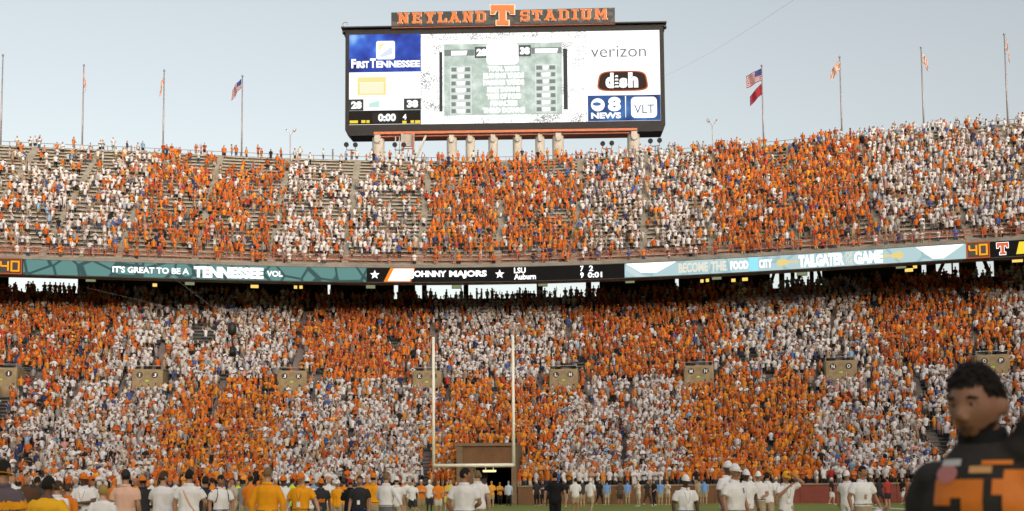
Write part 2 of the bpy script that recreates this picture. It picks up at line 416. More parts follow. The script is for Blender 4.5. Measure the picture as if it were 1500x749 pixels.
# ------------------------------------------------------------------ text
_tc = {}
TMP = bpy.data.scenes.new('scratch'); TVL = TMP.view_layers[0]      # small scratch scene for evaluating text and remeshed bodies; removed at the end
def textmesh(txt, bold=0.0, res=3):
    k = (txt, bold)
    if k in _tc: return _tc[k]
    cu = bpy.data.curves.new('t', 'FONT'); cu.body = txt; cu.size = 1.0; cu.offset = bold; cu.resolution_u = res; cu.fill_mode = 'FRONT'
    ob = bpy.data.objects.new('t', cu); TMP.collection.objects.link(ob); TVL.update()
    me = bpy.data.meshes.new_from_object(ob.evaluated_get(TVL.depsgraph))
    V = np.array([v.co[:2] for v in me.vertices]); Fc = [tuple(p.vertices) for p in me.polygons]
    V = (V - V.min(0)) / (V.max(0) - V.min(0))
    bpy.data.objects.remove(ob); bpy.data.curves.remove(cu); bpy.data.meshes.remove(me)
    _tc[k] = (V, Fc); return V, Fc

# portals
SIGN_K = mat('black_sign_enamel', (0.012, 0.012, 0.012), 0.4, 0.0); SIGN_W = mat('white_sign_enamel', (0.8, 0.8, 0.78), 0.4, 0.0)
GRN = mat('green_exit_plate', (0.35, 0.55, 0.06), 0.5, 0.1)
for (px, py, l0, l1), s in zip(por_px, por_s):
    hd = cheading(s); c = cP(s, POR_O, POR_ZB)
    lab = f'tan portal box marked {l0} and {l1} in the lower stand'
    pr = empty('stand_portal', c, hd, lab, 'portal', 'portal boxes across the lower stand')
    H = POR_ZT - POR_ZB; D = 4.3
    m_ = MB()    # front wall, leaning back slightly
    hw, ht = 1.42, 1.27
    sk = -0.10 if px > 950 else 0.0
    V = [(-hw, 0, 0), (hw, 0, 0), (hw + sk * 0, .3, 0), (-hw, .3, 0), (-ht, .28, H), (ht + .1, .28, H), (ht + .1, .5, H), (-ht, .5, H)]
    m_.add(V, [(0, 1, 5, 4), (1, 2, 6, 5), (2, 3, 7, 6), (3, 0, 4, 7), (4, 5, 6, 7), (3, 2, 1, 0)]); m_.build('front_wall', TAN, pr)
    for sx in (-1, 1):
        m_ = MB(); m_.prism([(.32, 0), (D, POR_ZT - POR_ZB - .75), (D, H - .02), (.45, H - .02)], -.11, .11, Matrix(((0, 0, 1, sx * 1.3), (1, 0, 0, 0), (0, 1, 0, 0), (0, 0, 0, 1)))); m_.build('side_wall', TAN, pr)
    m_ = MB(); m_.box((0, D / 2 + .2, H - 1.6), (2.45, D - .3, .12)); m_.build('portal_floor', TDK, pr)
    m_ = MB()
    for sx in (-1, 1): m_.bar((sx * 1.3, .45, H), (sx * 1.3, D, H + .5), .05)
    m_.bar((-1.3, .42, H + .35), (1.3, .42, H + .35), .04); m_.bar((-1.3, .42, H), (-1.3, .42, H + .37), .04); m_.bar((1.3, .42, H), (1.3, .42, H + .37), .04)
    m_.build('handrail', STEEL, pr)
    lean = math.atan2(.28, H)
    def onface(x, z, out): return Vector((x, .28 * z / H - out, z))
    for sx, L in ((-1, l0), (1, l1)):
        x = sx * .68; z = H - .55; m_ = MB(); n = 20
        ring = [onface(x + .29 * math.cos(a), z + .29 * math.sin(a), .03) for a in np.linspace(0, 2 * math.pi, n, False)]
        rb = [onface(x + .29 * math.cos(a), z + .29 * math.sin(a), -.01) for a in np.linspace(0, 2 * math.pi, n, False)]
        m_.add(ring + rb, [tuple(range(n)), ] + [(i, n + i, n + (i + 1) % n, (i + 1) % n) for i in range(n)])
        dsc = m_.build('letter_disc', SIGN_K, pr)
        tv, tf = textmesh(L, 0.02); wdt = .10 if L == 'I' else .27
        mk('letter', [onface(x + (v[0] - .5) * wdt, z + (v[1] - .5) * .34, .045) for v in tv], tf, SIGN_W, dsc)
    V = [onface(x, z, .03) for x, z in ((-.16, H - 1.18), (.16, H - 1.18), (.16, H - 1.02), (-.16, H - 1.02))]
    mk('exit_plate', V, [(0, 1, 2, 3)], GRN, pr)

# ------------------------------------------------------------------ upper stand
upper = empty('upper_stand', cP(SMAX / 2, 10, 22.8), 0, 'steep half-empty upper stand with tan bench rows below the scoreboard', 'grandstand')
UZT = UP_Z + UP_R * (UP_N - 1)
UOT = UP_O + UP_T * (UP_N - 1)
prof = [(0.0, 22.85), (0.0, 24.85), (0.3, 24.85), (0.3, UP_Z)]
for i in range(UP_N):
    o = UP_O + UP_T * i; z = UP_Z + UP_R * i
    if i: prof.append((o - 0.42, z))
    prof.append((o + UP_T - 0.42, z))
prof += [(UOT + 2.4, UZT), (UOT + 2.4, UZT - 1.2), (1.2, 22.85)]
V, Fc = sweep(prof, 0.5, SMAX - 0.5, 2.0, True); child(mk('terrace', V, Fc, CONC), upper)
for i in range(UP_N - 1):
    o = UP_O + UP_T * i; z = UP_Z + UP_R * i
    V, Fc = sweep([(o + 0.05, z + 0.36), (o + 0.05, z + 0.44), (o + 0.37, z + 0.44), (o + 0.37, z + 0.36)], 1.0, SMAX - 1.0, 2.5, True)
    child(mk('bench', V, Fc, BENCH_T), upper)
UPX = [-90, 5, 105, 203, 305, 410, 515, 622, 735, 846, 945, 1043, 1160, 1275, 1390, 1500]
AISLES_UP = [(s_of(p, UP_O + 12, UP_Z + 9.5), 1, UP_N - 1, 0.36) for p in UPX]
STEP_U = mat('upper_stair_concrete', (0.26, 0.24, 0.2), 0.85, 0.2, 1)
for (s, i0, i1, hw) in AISLES_UP:
    m_ = MB()
    for i in range(i0, i1):
        o = UP_O + UP_T * i; z = UP_Z + UP_R * i
        V, Fc = sweep([(o - 0.4, z + 0.01), (o - 0.4, z + 0.3), (o + 0.0, z + 0.3), (o + 0.0, z + 0.55), (o + 0.41, z + 0.55), (o + 0.41, z + 0.01)], s - hw, s + hw, 1.2, True); m_.add(V, Fc)
    child(m_.build('aisle_stairs', STEP_U), upper)
# front railing (rust red) and rim railing
fr = empty('front_railing', cP(SMAX / 2, .2, 24.85), 0, 'rust red railing along the front edge of the upper stand', 'railing')
for k, s in enumerate(np.arange(2, SMAX - 2, 1.6)):
    m_ = MB(); m_.bar(cP(s, .16, 24.85), cP(s, .16, 25.65), .07); child(m_.build('post', RUST), fr)
for zz in (25.25, 25.65):
    m_ = MB(); m_.tube([cP(s, .16, zz) for s in np.arange(2, SMAX - 2, 2.0)], .035, 6); child(m_.build('rail', RUST), fr)
r2 = empty('cross_aisle_railing', cP(SMAX / 2, UP_O + 2 * UP_T, UP_Z + 2 * UP_R), 0, 'second rust red railing behind the front walkway of the upper stand', 'railing')
ob_ = UP_O + 1.5 * UP_T; zb_ = UP_Z + 2 * UP_R - .6
for k, s in enumerate(np.arange(2.4, SMAX - 2, 1.6)):
    m_ = MB(); m_.bar(cP(s, ob_, zb_), cP(s, ob_, zb_ + 1.5), .07); child(m_.build('post', RUST), r2)
for zz in (.95, 1.5):
    m_ = MB(); m_.tube([cP(s, ob_, zb_ + zz) for s in np.arange(2.4, SMAX - 2, 2.0)], .035, 6); child(m_.build('rail', RUST), r2)
rr = empty('rim_railing', cP(SMAX / 2, UOT + 1.9, UZT), 0, 'thin rusty steel railing along the top rim of the upper stand', 'railing')
RAILM = mat('rusty_steel', (0.26, 0.17, 0.13), 0.6, 0.2, 3)
for k, s in enumerate(np.arange(2, SMAX - 2, 2.1)):
    m_ = MB(); m_.bar(cP(s, UOT + 1.9, UZT), cP(s, UOT + 1.9, UZT + 1.25), .07); child(m_.build('post', RAILM), rr)
for zz in (.65, 1.25):
    m_ = MB(); m_.tube([cP(s, UOT + 1.9, UZT + zz) for s in np.arange(2, SMAX - 2, 2.0)], .035, 6); child(m_.build('rail', RAILM), rr)

# ------------------------------------------------------------------ the other three sides of the bowl (behind and beside the viewpoint)
FARM = bpy.data.materials.new('far_stand_fans_and_benches'); FARM.use_nodes = True; nt = FARM.node_tree; b = nt.nodes['Principled BSDF']; b.inputs['Roughness'].default_value = 0.9; tcx = nt.nodes.new('ShaderNodeTexCoord')
vv = tex(nt, 'ShaderNodeTexVoronoi', tcx.outputs['Object'], Scale=1.6); nt.links.new(ramp(nt, vv.outputs['Color'], [(0.0, (0.05, 0.05, 0.05)), (0.35, (0.5, 0.14, 0.03)), (0.6, (0.5, 0.48, 0.45)), (0.8, (0.25, 0.22, 0.18))]), b.inputs['Base Color'])
inner = [(-66, 70), (-66, -50), (-52, -72), (-28, -84), (28, -84), (52, -72), (66, -50), (66, 70)]
nrm_ = [(-1, 0), (-1, -.1), (-.8, -.6), (-.3, -.95), (.3, -.95), (.8, -.6), (1, -.1), (1, 0)]
V = []; Fc = []; pr_ = [(0, 1.4), (38, 22.5), (30, 23), (30, 25), (54, 46), (56, 46), (56, 0)]
for (x, y), (nx_, ny_) in zip(inner, nrm_):
    for o, z in pr_: V.append((x + nx_ * o, y + ny_ * o, z))
k = len(pr_)
for i in range(len(inner) - 1):
    for j in range(k - 1): Fc.append((i * k + j, i * k + j + 1, (i + 1) * k + j + 1, (i + 1) * k + j))
tag(mk('opposite_stands', V, Fc, FARM), 'tall two-deck stands closing the other three sides of the bowl', 'grandstand')
# ------------------------------------------------------------------ ribbon display along the upper stand's edge
RZ0, RZ1, RO = 22.95, 24.42, -0.14
ribbon = empty('ribbon_display', cP(SMAX / 2, RO, RZ0), 0, 'long curved LED ribbon display along the front of the upper stand', 'display')
_rx, _ = proj(cpos(SS, RO, (RZ0 + RZ1) / 2))
def rs(px): return float(np.interp(px, _rx, SS)) if px < _rx[-1] else SS[-1]
def RP(px, v, out=0.0): return cP(rs(px), RO - out, RZ0 + (RZ1 - RZ0) * v)
V, Fc = sweep([(-0.01, RZ0 - .08), (-0.01, RZ1 + .06), (RO + .02, RZ1 + .06), (RO + .02, RZ0 - .08)], 1.0, SMAX - 1.0, 2.0, True); child(mk('display_housing', V, Fc, DARK), ribbon)
def rstrip(name, a, b_, m_, out=0.0, v0=0.0, v1=1.0):
    s0, s1 = rs(a), rs(b_); z0 = RZ0 + (RZ1 - RZ0) * v0; z1 = RZ0 + (RZ1 - RZ0) * v1
    V, Fc = sweep([(RO - out, z0), (RO - out, z1)], s0, s1, 1.0); return child(mk(name, V, Fc, m_), ribbon)
def rpoly(name, P, m_, out=0.03):
    return child(mk(name, [RP(x, v, out) for x, v in P], [tuple(range(len(P)))], m_), ribbon)
def rtext(txt, a, b_, v0, v1, m_, bold=0.02, out=0.05):
    V, Fc = textmesh(txt, bold); P = [RP(a + (b_ - a) * x, v0 + (v1 - v0) * y, out) for x, y in V]
    return child(mk('lettering', P, Fc, m_), ribbon)
def art(base, line, sc):
    def fn(nt, vec):
        v = tex(nt, 'ShaderNodeTexVoronoi', vec, feature='DISTANCE_TO_EDGE', Scale=sc)
        return ramp(nt, v.outputs['Distance'], [(0.0, line), (0.035, line), (0.055, base)])
    return fn
TEAL = emis_tex('teal_artwork_screen', art(s2l(96, 142, 138), s2l(48, 84, 84), 0.4), 1.0)
TEAL2 = emis_tex('pale_teal_artwork_screen', art(s2l(182, 210, 213), s2l(158, 192, 197), 0.4), 1.0)
LEDK = emis('black_screen', s2l(14, 13, 13), 1.0)
LEDW = emis('white_screen', (1, 1, 1), 1.7)
LEDWW = emis('warm_white_screen', s2l(238, 232, 215), 1.0)
LEDO = emis('orange_screen', s2l(255, 140, 30), 1.1)
LEDY = emis('yellow_screen', s2l(250, 215, 60), 1.1)
LEDA = emis('amber_digits', s2l(255, 160, 20), 1.3)
rstrip('display_panel', -300, -6, LEDK, .02)
rstrip('display_panel', 34, 537, TEAL, .02)
rstrip('display_panel', 537.3, 914.7, LEDK, .02)
rstrip('display_panel', 915, 1415, TEAL2, .02)
rstrip('display_panel', 1448, 1640, LEDK, .02)
rtext("IT'S GREAT TO BE A", 165, 277, .28, .72, LEDW, .03)
rtext('TENNESSEE', 284, 386, .08, .88, LEDW, .06)
rtext('VOL', 391, 414, .27, .68, LEDW, .03)
def star(cx, r, cv):
    P = []
    for k in range(10):
        a = math.pi / 2 + k * math.pi / 5; rr_ = r if k % 2 == 0 else r * .42
        P.append((cx + rr_ * math.cos(a), cv + rr_ * math.sin(a) / 21.0))
    return P
def rfan(name, P, m_, out=.05):
    cx = sum(p[0] for p in P) / len(P); cv = sum(p[1] for p in P) / len(P); n = len(P)
    child(mk(name, [RP(x, v, out) for x, v in P] + [RP(cx, cv, out)], [(i, (i + 1) % n, n) for i in range(n)], m_), ribbon)
rfan('star', star(549, 7.2, .5), LEDW); rfan('star', star(732, 7.2, .5), LEDW)
rpoly('banner', [(562, 0), (602, 0), (608, 1), (572, 1)], LEDO); rpoly('banner', [(568, .06), (600, .06), (606, .94), (577, .94)], LEDW, .05)
rtext('JOHNNY', 602, 654, .22, .80, LEDW, .05, .07); rtext('MAJORS', 658, 713, .22, .80, LEDW, .05)
rtext('LSU', 753, 770, .54, .95, LEDW, .03); rtext('Auburn', 753, 785, .08, .50, LEDW, .03)
rtext('7', 850, 855, .55, .95, LEDW, .03); rtext('2', 863, 869, .55, .95, LEDW, .03); rtext('9', 850, 855, .08, .48, LEDW, .03); rtext('0:01', 861, 882, .08, .48, LEDW, .03)
rpoly('white_facet', [(917, .98), (940, .28), (962, .28), (991, .98)], LEDW); rpoly('white_facet', [(1342, .97), (1366, .12), (1382, .12), (1412, .97)], LEDW)
rpoly('pale_facet', [(917, .55), (930, .02), (945, .02), (917, .9)], emis('pale_screen', s2l(205, 222, 224), 1.0), .035)
rtext('BECOME', 994, 1037, .15, .85, LEDWW, .04); rtext('THE', 1041, 1064, .15, .85, LEDWW, .04)
rtext('FOOD', 1070, 1096, .2, .78, LEDW, .04); rstrip('logo_block', 1096.5, 1110.5, emis('cyan_screen', s2l(150, 225, 240), 1.1), .05, .05, .97); rtext('CITY', 1112, 1131, .2, .78, LEDW, .04)
rtext('TAILGATER', 1170, 1236, .08, .92, LEDW, .05); rtext('OF', 1238.5, 1249, .5, .92, LEDWW, .02); rtext('THE', 1238.5, 1249, .08, .45, LEDWW, .02); rtext('GAME', 1251, 1293, .08, .92, LEDW, .05)
GUI = emis('guitar_amber_screen', s2l(236, 212, 140), 1.0)
def guitar(x0, x1, flip):
    d_ = 1 if not flip else -1; c = x0 if not flip else x1
    P = [(c + d_ * (6 + 6.5 * math.cos(a)), .5 + .27 * math.sin(a)) for a in np.linspace(0, 2 * math.pi, 18, False)]
    rpoly('guitar_body', P, GUI, .05)
    P = [(c + d_ * (13 + 5 * math.cos(a)), .5 + .2 * math.sin(a)) for a in np.linspace(0, 2 * math.pi, 16, False)]
    rpoly('guitar_body', P, GUI, .055)
    a = c + d_ * 12; e = c + d_ * abs(x1 - x0)
    rpoly('guitar_neck', [(a, .44), (e, .46), (e, .56), (a, .56)], GUI, .06); rpoly('guitar_head', [(e - d_ * 1, .38), (e + d_ * 3.5, .4), (e + d_ * 3.5, .62), (e - d_ * 1, .64)], GUI, .065)
guitar(1138, 1165, False); guitar(1297, 1323, True)
# slab letters
def q(*p): return [tuple(p[i:i + 2]) for i in range(0, len(p), 2)]
def r4(a, b_, c, d_): return [(a, b_), (c, b_), (c, d_), (a, d_)]
SLAB = {
 'N': [r4(.1, 0, .32, 1), r4(.68, 0, .9, 1), q(.1, 1, .36, 1, .9, 0, .64, 0), r4(0, 0, .42, .14), r4(0, .86, .3, 1), r4(.58, .86, 1, 1)],
 'E': [r4(.1, 0, .38, 1), r4(0, .82, 1, 1), r4(0, 0, 1, .18), r4(.3, .42, .72, .58), r4(.8, .66, 1, 1), r4(.8, 0, 1, .34)],
 'Y': [q(.08, 1, .34, 1, .62, .45, .38, .45), q(.66, 1, .92, 1, .62, .45, .38, .45), r4(.38, 0, .62, .5), r4(0, .88, .42, 1), r4(.58, .88, 1, 1), r4(.24, 0, .76, .14)],
 'L': [r4(.12, 0, .40, 1), r4(0, 0, 1, .18), r4(.8, 0, 1, .42), r4(0, .86, .54, 1)],
 'A': [q(.05, 0, .3, 0, .6, 1, .4, 1), q(.7, 0, .95, 0, .6, 1, .4, 1), r4(.25, .26, .75, .42), r4(0, 0, .38, .13), r4(.62, 0, 1, .13), r4(.3, .87, .66, 1)],
 'D': [r4(.12, 0, .38, 1), r4(0, .83, .76, 1), r4(0, 0, .76, .17), r4(.74, .2, 1, .8), q(.7, 1, .76, 1, 1, .8, .76, .72), q(.7, 0, .76, 0, 1, .2, .76, .28)],
 'S': [r4(.15, .82, .82, 1), r4(.15, .42, .85, .58), r4(.18, 0, .85, .18), r4(0, .5, .26, .9), r4(.74, .1, 1, .5), r4(.8, .66, 1, 1), r4(0, 0, .2, .34)],
 'T': [r4(0, .8, 1, 1), r4(.36, 0, .64, .85), r4(0, .6, .18, .85), r4(.82, .6, 1, .85), r4(.2, 0, .8, .15)],
 'I': [r4(.28, 0, .72, 1), r4(0, .86, 1, 1), r4(0, 0, 1, .14)],
 'U': [r4(.1, .14, .36, 1), r4(.64, .14, .9, 1), r4(.2, 0, .8, .2), r4(0, .86, .46, 1), r4(.54, .86, 1, 1)],
 'M': [r4(.08, 0, .28, 1), r4(.72, 0, .92, 1), q(.08, 1, .32, 1, .58, .28, .42, .28), q(.68, 1, .92, 1, .58, .28, .42, .28), r4(0, 0, .38, .13), r4(.62, 0, 1, .13)],
 'P': [q(0, 1, 1, 1, 1, .58, .83, .58, .74, .76, .64, .76, .64, .2, .78, .2, .78, 0, .22, 0, .22, .2, .36, .2, .36, .76, .26, .76, .17, .58, 0, .58)],
}
T_PTS = q(0, 1, 1, 1, 1, .56, .86, .56, .78, .74, .63, .74, .63, .2, .76, .2, .76, 0, .24, 0, .24, .2, .37, .2, .37, .74, .22, .74, .14, .56, 0, .56)
def grow(P, e):
    cx = (min(p[0] for p in P) + max(p[0] for p in P)) / 2; cy = (min(p[1] for p in P) + max(p[1] for p in P)) / 2
    wx = max(p[0] for p in P) - min(p[0] for p in P); wy = max(p[1] for p in P) - min(p[1] for p in P)
    return [(cx + (p[0] - cx) * (1 + 2 * e / max(wx, .05)), cy + (p[1] - cy) * (1 + 2 * e / max(wy, .05))) for p in P]
def grow_poly(P, e):     # offset a clockwise polygon outwards
    n = len(P); out = []
    for i in range(n):
        a = Vector(P[i - 1]); b_ = Vector(P[i]); c = Vector(P[(i + 1) % n])
        d1 = (b_ - a).normalized(); d2 = (c - b_).normalized(); n1 = Vector((-d1.y, d1.x)); n2 = Vector((-d2.y, d2.x))
        k = 1 + n1.dot(n2); m_ = (n1 + n2) / max(k, .3); out.append(tuple(b_ + m_ * e))
    return out
# orange T on the ribbon's black end and the yellow block
rpolyT = grow_poly(T_PTS, .04)
def rshape(name, P, x0, x1, v0, v1, m_, out):
    rfan_v = [RP(x0 + (x1 - x0) * p[0], v0 + (v1 - v0) * p[1], out) for p in P]
    child(mk(name, rfan_v, [tuple(range(len(P)))], m_), ribbon)
rshape('letter_outline', rpolyT, 1460, 1477, .12, .9, LEDW, .04); rshape('letter', T_PTS, 1460, 1477, .12, .9, emis('t_orange_screen', s2l(226, 110, 70), 1.0), .06)
rpoly('yellow_block', [(1488, .1), (1504, .1), (1504, .9), (1493, .9)], LEDY, .05)
# play clocks
SEG = {'4': 'fgbc', '0': 'abcdef'}
for px, pw, lab in ((15.5, 33, 'orange framed play clock reading 40 at the left end of the ribbon'), (1432, 30, 'orange framed play clock reading 40 near the right end of the ribbon')):
    s = rs(px); W = pw / 1500 * 104.0; H = 1.62; c = cP(s, RO - .12, (RZ0 + RZ1) / 2)
    pc = empty('play_clock', c, cheading(s), lab, 'clock', 'play clocks on the ribbon')
    m_ = MB(); m_.box((0, 0, 0), (W, .18, H)); m_.build('housing', DARK, pc)
    m_ = MB()
    for sx in (-1, 1): m_.box((sx * (W / 2 - .05), -.11, 0), (.1, .04, H))
    for sz in (-1, 1): m_.box((0, -.112, sz * (H / 2 - .05)), (W - .21, .04, .1))
    m_.build('frame', emis('orange_frame_glow', s2l(205, 95, 40), 0.9), pc)
    for k, ch in enumerate('40'):
        cx = (-.22 + .44 * k) * W; w2, h2, t_ = W * .15, H * .29, .15
        S = {'a': ((0, h2), (w2 * 2 + t_, t_)), 'g': ((0, 0), (w2 * 2, t_)), 'd': ((0, -h2), (w2 * 2 + t_, t_)), 'f': ((-w2, h2 / 2), (t_, h2)), 'b': ((w2, h2 / 2), (t_, h2)), 'e': ((-w2, -h2 / 2), (t_, h2)), 'c': ((w2, -h2 / 2), (t_, h2))}
        m_ = MB()
        for j, sg in enumerate(SEG[ch]): (x, z), (a, b_) = S[sg]; m_.box((cx + x, -.13 - .003 * j, z), (a, .04, b_))
        m_.build('digit', LEDA, pc)

# monitors and lamps under the upper stand
MON = emis('monitor_picture', s2l(150, 155, 120), 0.8)
for k, (px, py) in enumerate([(133, 408), (278, 413), (412, 409), (543, 418), (669, 417.5), (795, 414.5), (923, 410), (1050, 405), (1175, 398.5), (1320, 388.5), (1448, 377)]):
    s = s_of(px, 1.6, 22.4); z = z_of(py + 1.5, s, 1.6); c = cP(s, 1.6, z)
    o_ = empty('hanging_monitor', c, cheading(s), f'small monitor hanging under the ribbon, number {k + 1} from the left' if False else 'small lit monitor hanging below the ribbon, ' + ['leftmost of the row', 'under the words great to be', 'under the word VOL', 'under the first star', 'under the word MAJORS', 'under the blank black stretch', 'under the left white facet', 'under the word THE', 'under the word TAILGATER', 'left of the right white facet', 'right of the right play clock'][k], 'monitor', 'monitors hanging below the ribbon')
    m_ = MB(); m_.box((0, 0, 0), (1.05, .14, .62)); m_.build('casing', DARK2, o_)
    m_ = MB(); m_.box((0, -.085, 0), (.95, .02, .52)); m_.build('screen', MON, o_)
    m_ = MB(); m_.bar((0, .02, .31), (0, .02, .9 + .6), .06); m_.build('bracket', DARK, o_)
YL = emis('yellow_lamp_glow', s2l(255, 215, 110), 1.1)
for k, (px, py, lw) in enumerate([(227, 418, .45), (373, 420, .85), (433, 421, .35), (441, 421, .35), (1028, 412, .35), (1036, 411, .35), (1074, 411, .45), (1091, 409.5, .6), (1331, 396, .8), (1340, 391, .4), (1490, 382, 1.0)]):
    s = s_of(px, 9.0, 25.0); z = z_of(py, s, 9.0)
    m_ = MB(); m_.box((0, 0, 0), (lw, .12, .34), m=0); m_.box((0, 0, .2), (lw + .1, .2, .06), m=1); m_.bar((0, 0, .22), (0, 0, 2.2), .05, m=1)
    o_ = m_.build('concourse_lamp', [YL, DARK], loc=cP(s, 9.0, z), rz=cheading(s))
    where = ['below the words great to be', 'below the word TENNESSEE', 'left of a close pair right of VOL', 'right of a close pair right of VOL', 'left of a close pair below BECOME', 'right of a close pair below BECOME', 'below the word FOOD', 'wide one below the word FOOD', 'wide one below the right guitar', 'just right of the right guitar', 'below the yellow block at the right edge'][k]
    tag(o_, 'yellow lamp under the upper stand, ' + where, 'lamp', 'lamps under the upper stand')
# red lit sign beneath the ribbon
RED = emis('red_sign_glow', s2l(190, 45, 50), 0.9)
sg_s = s_of(517, 1.9, 22.6)
sg = empty('red_lit_sign', cP(sg_s, 1.9, z_of(416.5, sg_s, 1.9)), cheading(sg_s), 'small red lit sign hanging in the dark below the first star', 'sign')
m_ = MB(); m_.box((0, 0, 0), (2.5, .1, .36)); m_.build('panel', DARK, sg)
for k in range(9):
    m_ = MB(); m_.box((-1.05 + k * .262, -.07, 0), (.17, .03, .2)); m_.build('glyph', RED, sg)
m_ = MB(); m_.bar((-.9, 0, .18), (-.9, 0, 1.3), .05); m_.bar((.9, 0, .18), (.9, 0, 1.3), .05); m_.build('hanger', DARK, sg)

# ------------------------------------------------------------------ scoreboard
pTL = aty(506, 44, 140.5); pTR = atz(972, 36, pTL.z)
BH = (pTR - pTL); BW = BH.length; BH.normalize(); BN = BH.cross(Vector((0, 0, 1))).normalized()   # BN points to the camera side
if BN.y > 0: BN = -BN
BHT = pTL.z - atplane(506, 199, pTL, BN).z
board = empty('scoreboard', pTL - Vector((0, 0, BHT)), 0, 'huge video scoreboard with stadium name sign standing on concrete columns', 'scoreboard')
def bp_(x, y, out=0.0):
    u = (x - 506.0) / 466.0; v = (y - (44 - 8 * u)) / 155.0
    return pTL + BH * (u * BW) - Vector((0, 0, v * BHT)) + BN * out
def bmesh_(name, pts_, d0, d1, m_, parent=None):
    P0 = [bp_(x, y, d0) for x, y in pts_]; P1 = [bp_(x, y, d1) for x, y in pts_]; n = len(pts_)
    o_ = mk(name, P0 + P1, [tuple(range(n)), tuple(range(n, 2 * n))[::-1]] + [(i, (i + 1) % n, n + (i + 1) % n, n + i) for i in range(n)], m_)
    child(o_, board)
    return o_
def sub(o_, p): 
    mw = o_.matrix_parent_inverse.copy(); o_.parent = p; o_.matrix_parent_inverse = Matrix.Identity(4); o_.location = (0, 0, 0); return o_
def bsl(x): return -8 * (x - 506) / 466.0
def brect(name, x0, y0, x1, y1, m_, out, parent=None, yy=None):      # y given at x0
    sl = lambda x: -8 * (x - x0) / 466.0
    o_ = child(mk(name, [bp_(x0, y1, out), bp_(x1, y1 + sl(x1), out), bp_(x1, y0 + sl(x1), out), bp_(x0, y0, out)], [(0, 1, 2, 3)], m_), board)
    if parent: sub(o_, parent)
    return o_
def bpoly(name, P, m_, out, parent=None):
    o_ = child(mk(name, [bp_(x, y, out) for x, y in P], [tuple(range(len(P)))], m_), board)
    if parent: sub(o_, parent)
    return o_
def btext(txt, x0, y0, x1, y1, m_, bold=.02, out=.12, parent=None, name='lettering'):
    V, Fc = textmesh(txt, bold)
    o_ = child(mk(name, [bp_(x0 + (x1 - x0) * a, y1 - (y1 - y0) * b_ - 8 * (x1 - x0) * a / 466.0, out) for a, b_ in V], Fc, m_), board)
    if parent: sub(o_, parent)
    return o_
bmesh_('housing', [(506, 44), (972, 36), (972, 182), (968, 191.2), (513, 199), (506, 191)], 0.0, -2.6, DARK2)
bmesh_('top_ledge', [(500.5, 43.2), (976, 35.2), (976, 33.4), (500.5, 41.4)], .5, -2.8, DARK)
bmesh_('end_bracket', [(502, 50), (506, 48), (506, 46), (502, 47)], .3, -.3, DARK); bmesh_('end_bracket', [(972, 40.5), (976, 42), (976, 39.5), (972, 38)], .3, -.3, DARK)
W_ = emis('video_white', (1, 1, 1), 1.3); W2 = emis('video_soft_white', s2l(244, 247, 244), 1.0)
def blue_fn(nt, vec):
    n = tex(nt, 'ShaderNodeTexNoise', vec, Scale=0.28, Detail=2.0, Roughness=0.5)
    return ramp(nt, n.outputs['Fac'], [(0.34, s2l(28, 40, 120)), (0.48, s2l(45, 80, 190)), (0.6, s2l(70, 120, 225)), (0.72, s2l(150, 200, 255))])
BLUE = emis_tex('blue_advert_screen', blue_fn, 1.0)
def speck_fn(nt, vec):
    n = tex(nt, 'ShaderNodeTexNoise', vec, Scale=6.0, Detail=3.0, Roughness=0.7)
    n2 = tex(nt, 'ShaderNodeTexNoise', vec, Scale=0.35, Detail=2.0)
    a = nt.nodes.new('ShaderNodeMath'); a.operation = 'MULTIPLY_ADD'; nt.links.new(n2.outputs['Fac'], a.inputs[0]); a.inputs[1].default_value = 0.55; nt.links.new(n.outputs['Fac'], a.inputs[2])
    return ramp(nt, a.outputs[0], [(0.635, s2l(135, 145, 148)), (0.69, s2l(210, 203, 194)), (0.735, (1.3, 1.3, 1.3))])
SPECK = emis_tex('crowd_video_screen', speck_fn, 1.1)
def panel_fn(nt, vec):
    n = tex(nt, 'ShaderNodeTexNoise', vec, Scale=0.7, Detail=5.0, Roughness=0.6)
    return ramp(nt, n.outputs['Fac'], [(0.3, s2l(172, 190, 178)), (0.5, s2l(196, 212, 200)), (0.7, s2l(234, 244, 236))])
PANEL = emis_tex('statistics_panel_screen', panel_fn, 1.0)
GREY = emis('grey_screen', s2l(134, 142, 138), 1.0); GREYD = emis('dark_grey_screen', s2l(70, 72, 70), 1.0); KSC = emis('near_black_screen', s2l(34, 30, 26), 1.0)
scA = brect('advert_screen', 511.7, 51.5, 616.6, 107, BLUE, .04)
bp1 = []
for cx, cy in ((553, 64), (577, 61.5)): pass
def rr_rect(x0, y0, x1, y1, r, n=5):
    P = []
    for cx, cy, a0 in ((x1 - r, y0 + r, -90), (x1 - r, y1 - r, 0), (x0 + r, y1 - r, 90), (x0 + r, y0 + r, 180)):
        for k in range(n): a = R(a0 + 90 * k / (n - 1)); P.append((cx + r * math.cos(a), cy + r * math.sin(a) - 8 * (cx - x0) / 466))
    return P
bpoly('logo', rr_rect(551.5, 61, 579, 88, 3), W_, .10, scA)
bpoly('logo_mark', [(556, 83), (574, 69), (576, 80), (560, 85)], emis('faint_blue_screen', s2l(225, 235, 250), 1.0), .14, scA); bpoly('logo_mark', [(554, 66), (566, 63), (556, 76)], emis('faint_yellow_screen', s2l(255, 243, 200), 1.0), .14, scA)
btext('F', 515, 87.5, 522, 101, W_, .05, .12, scA); btext('IRST', 522.7, 90.5, 541, 101, W_, .05, .12, scA); btext('T', 542.5, 86.5, 551, 100.5, W_, .05, .12, scA); btext('ENNESSEE', 551.6, 90, 616, 100.3, W_, .05, .12, scA)
scB = brect('score_screen', 511.7, 107, 616.6, 183.5, W_, .04)
PY_ = emis('pale_yellow_screen', s2l(250, 236, 160), 1.0)
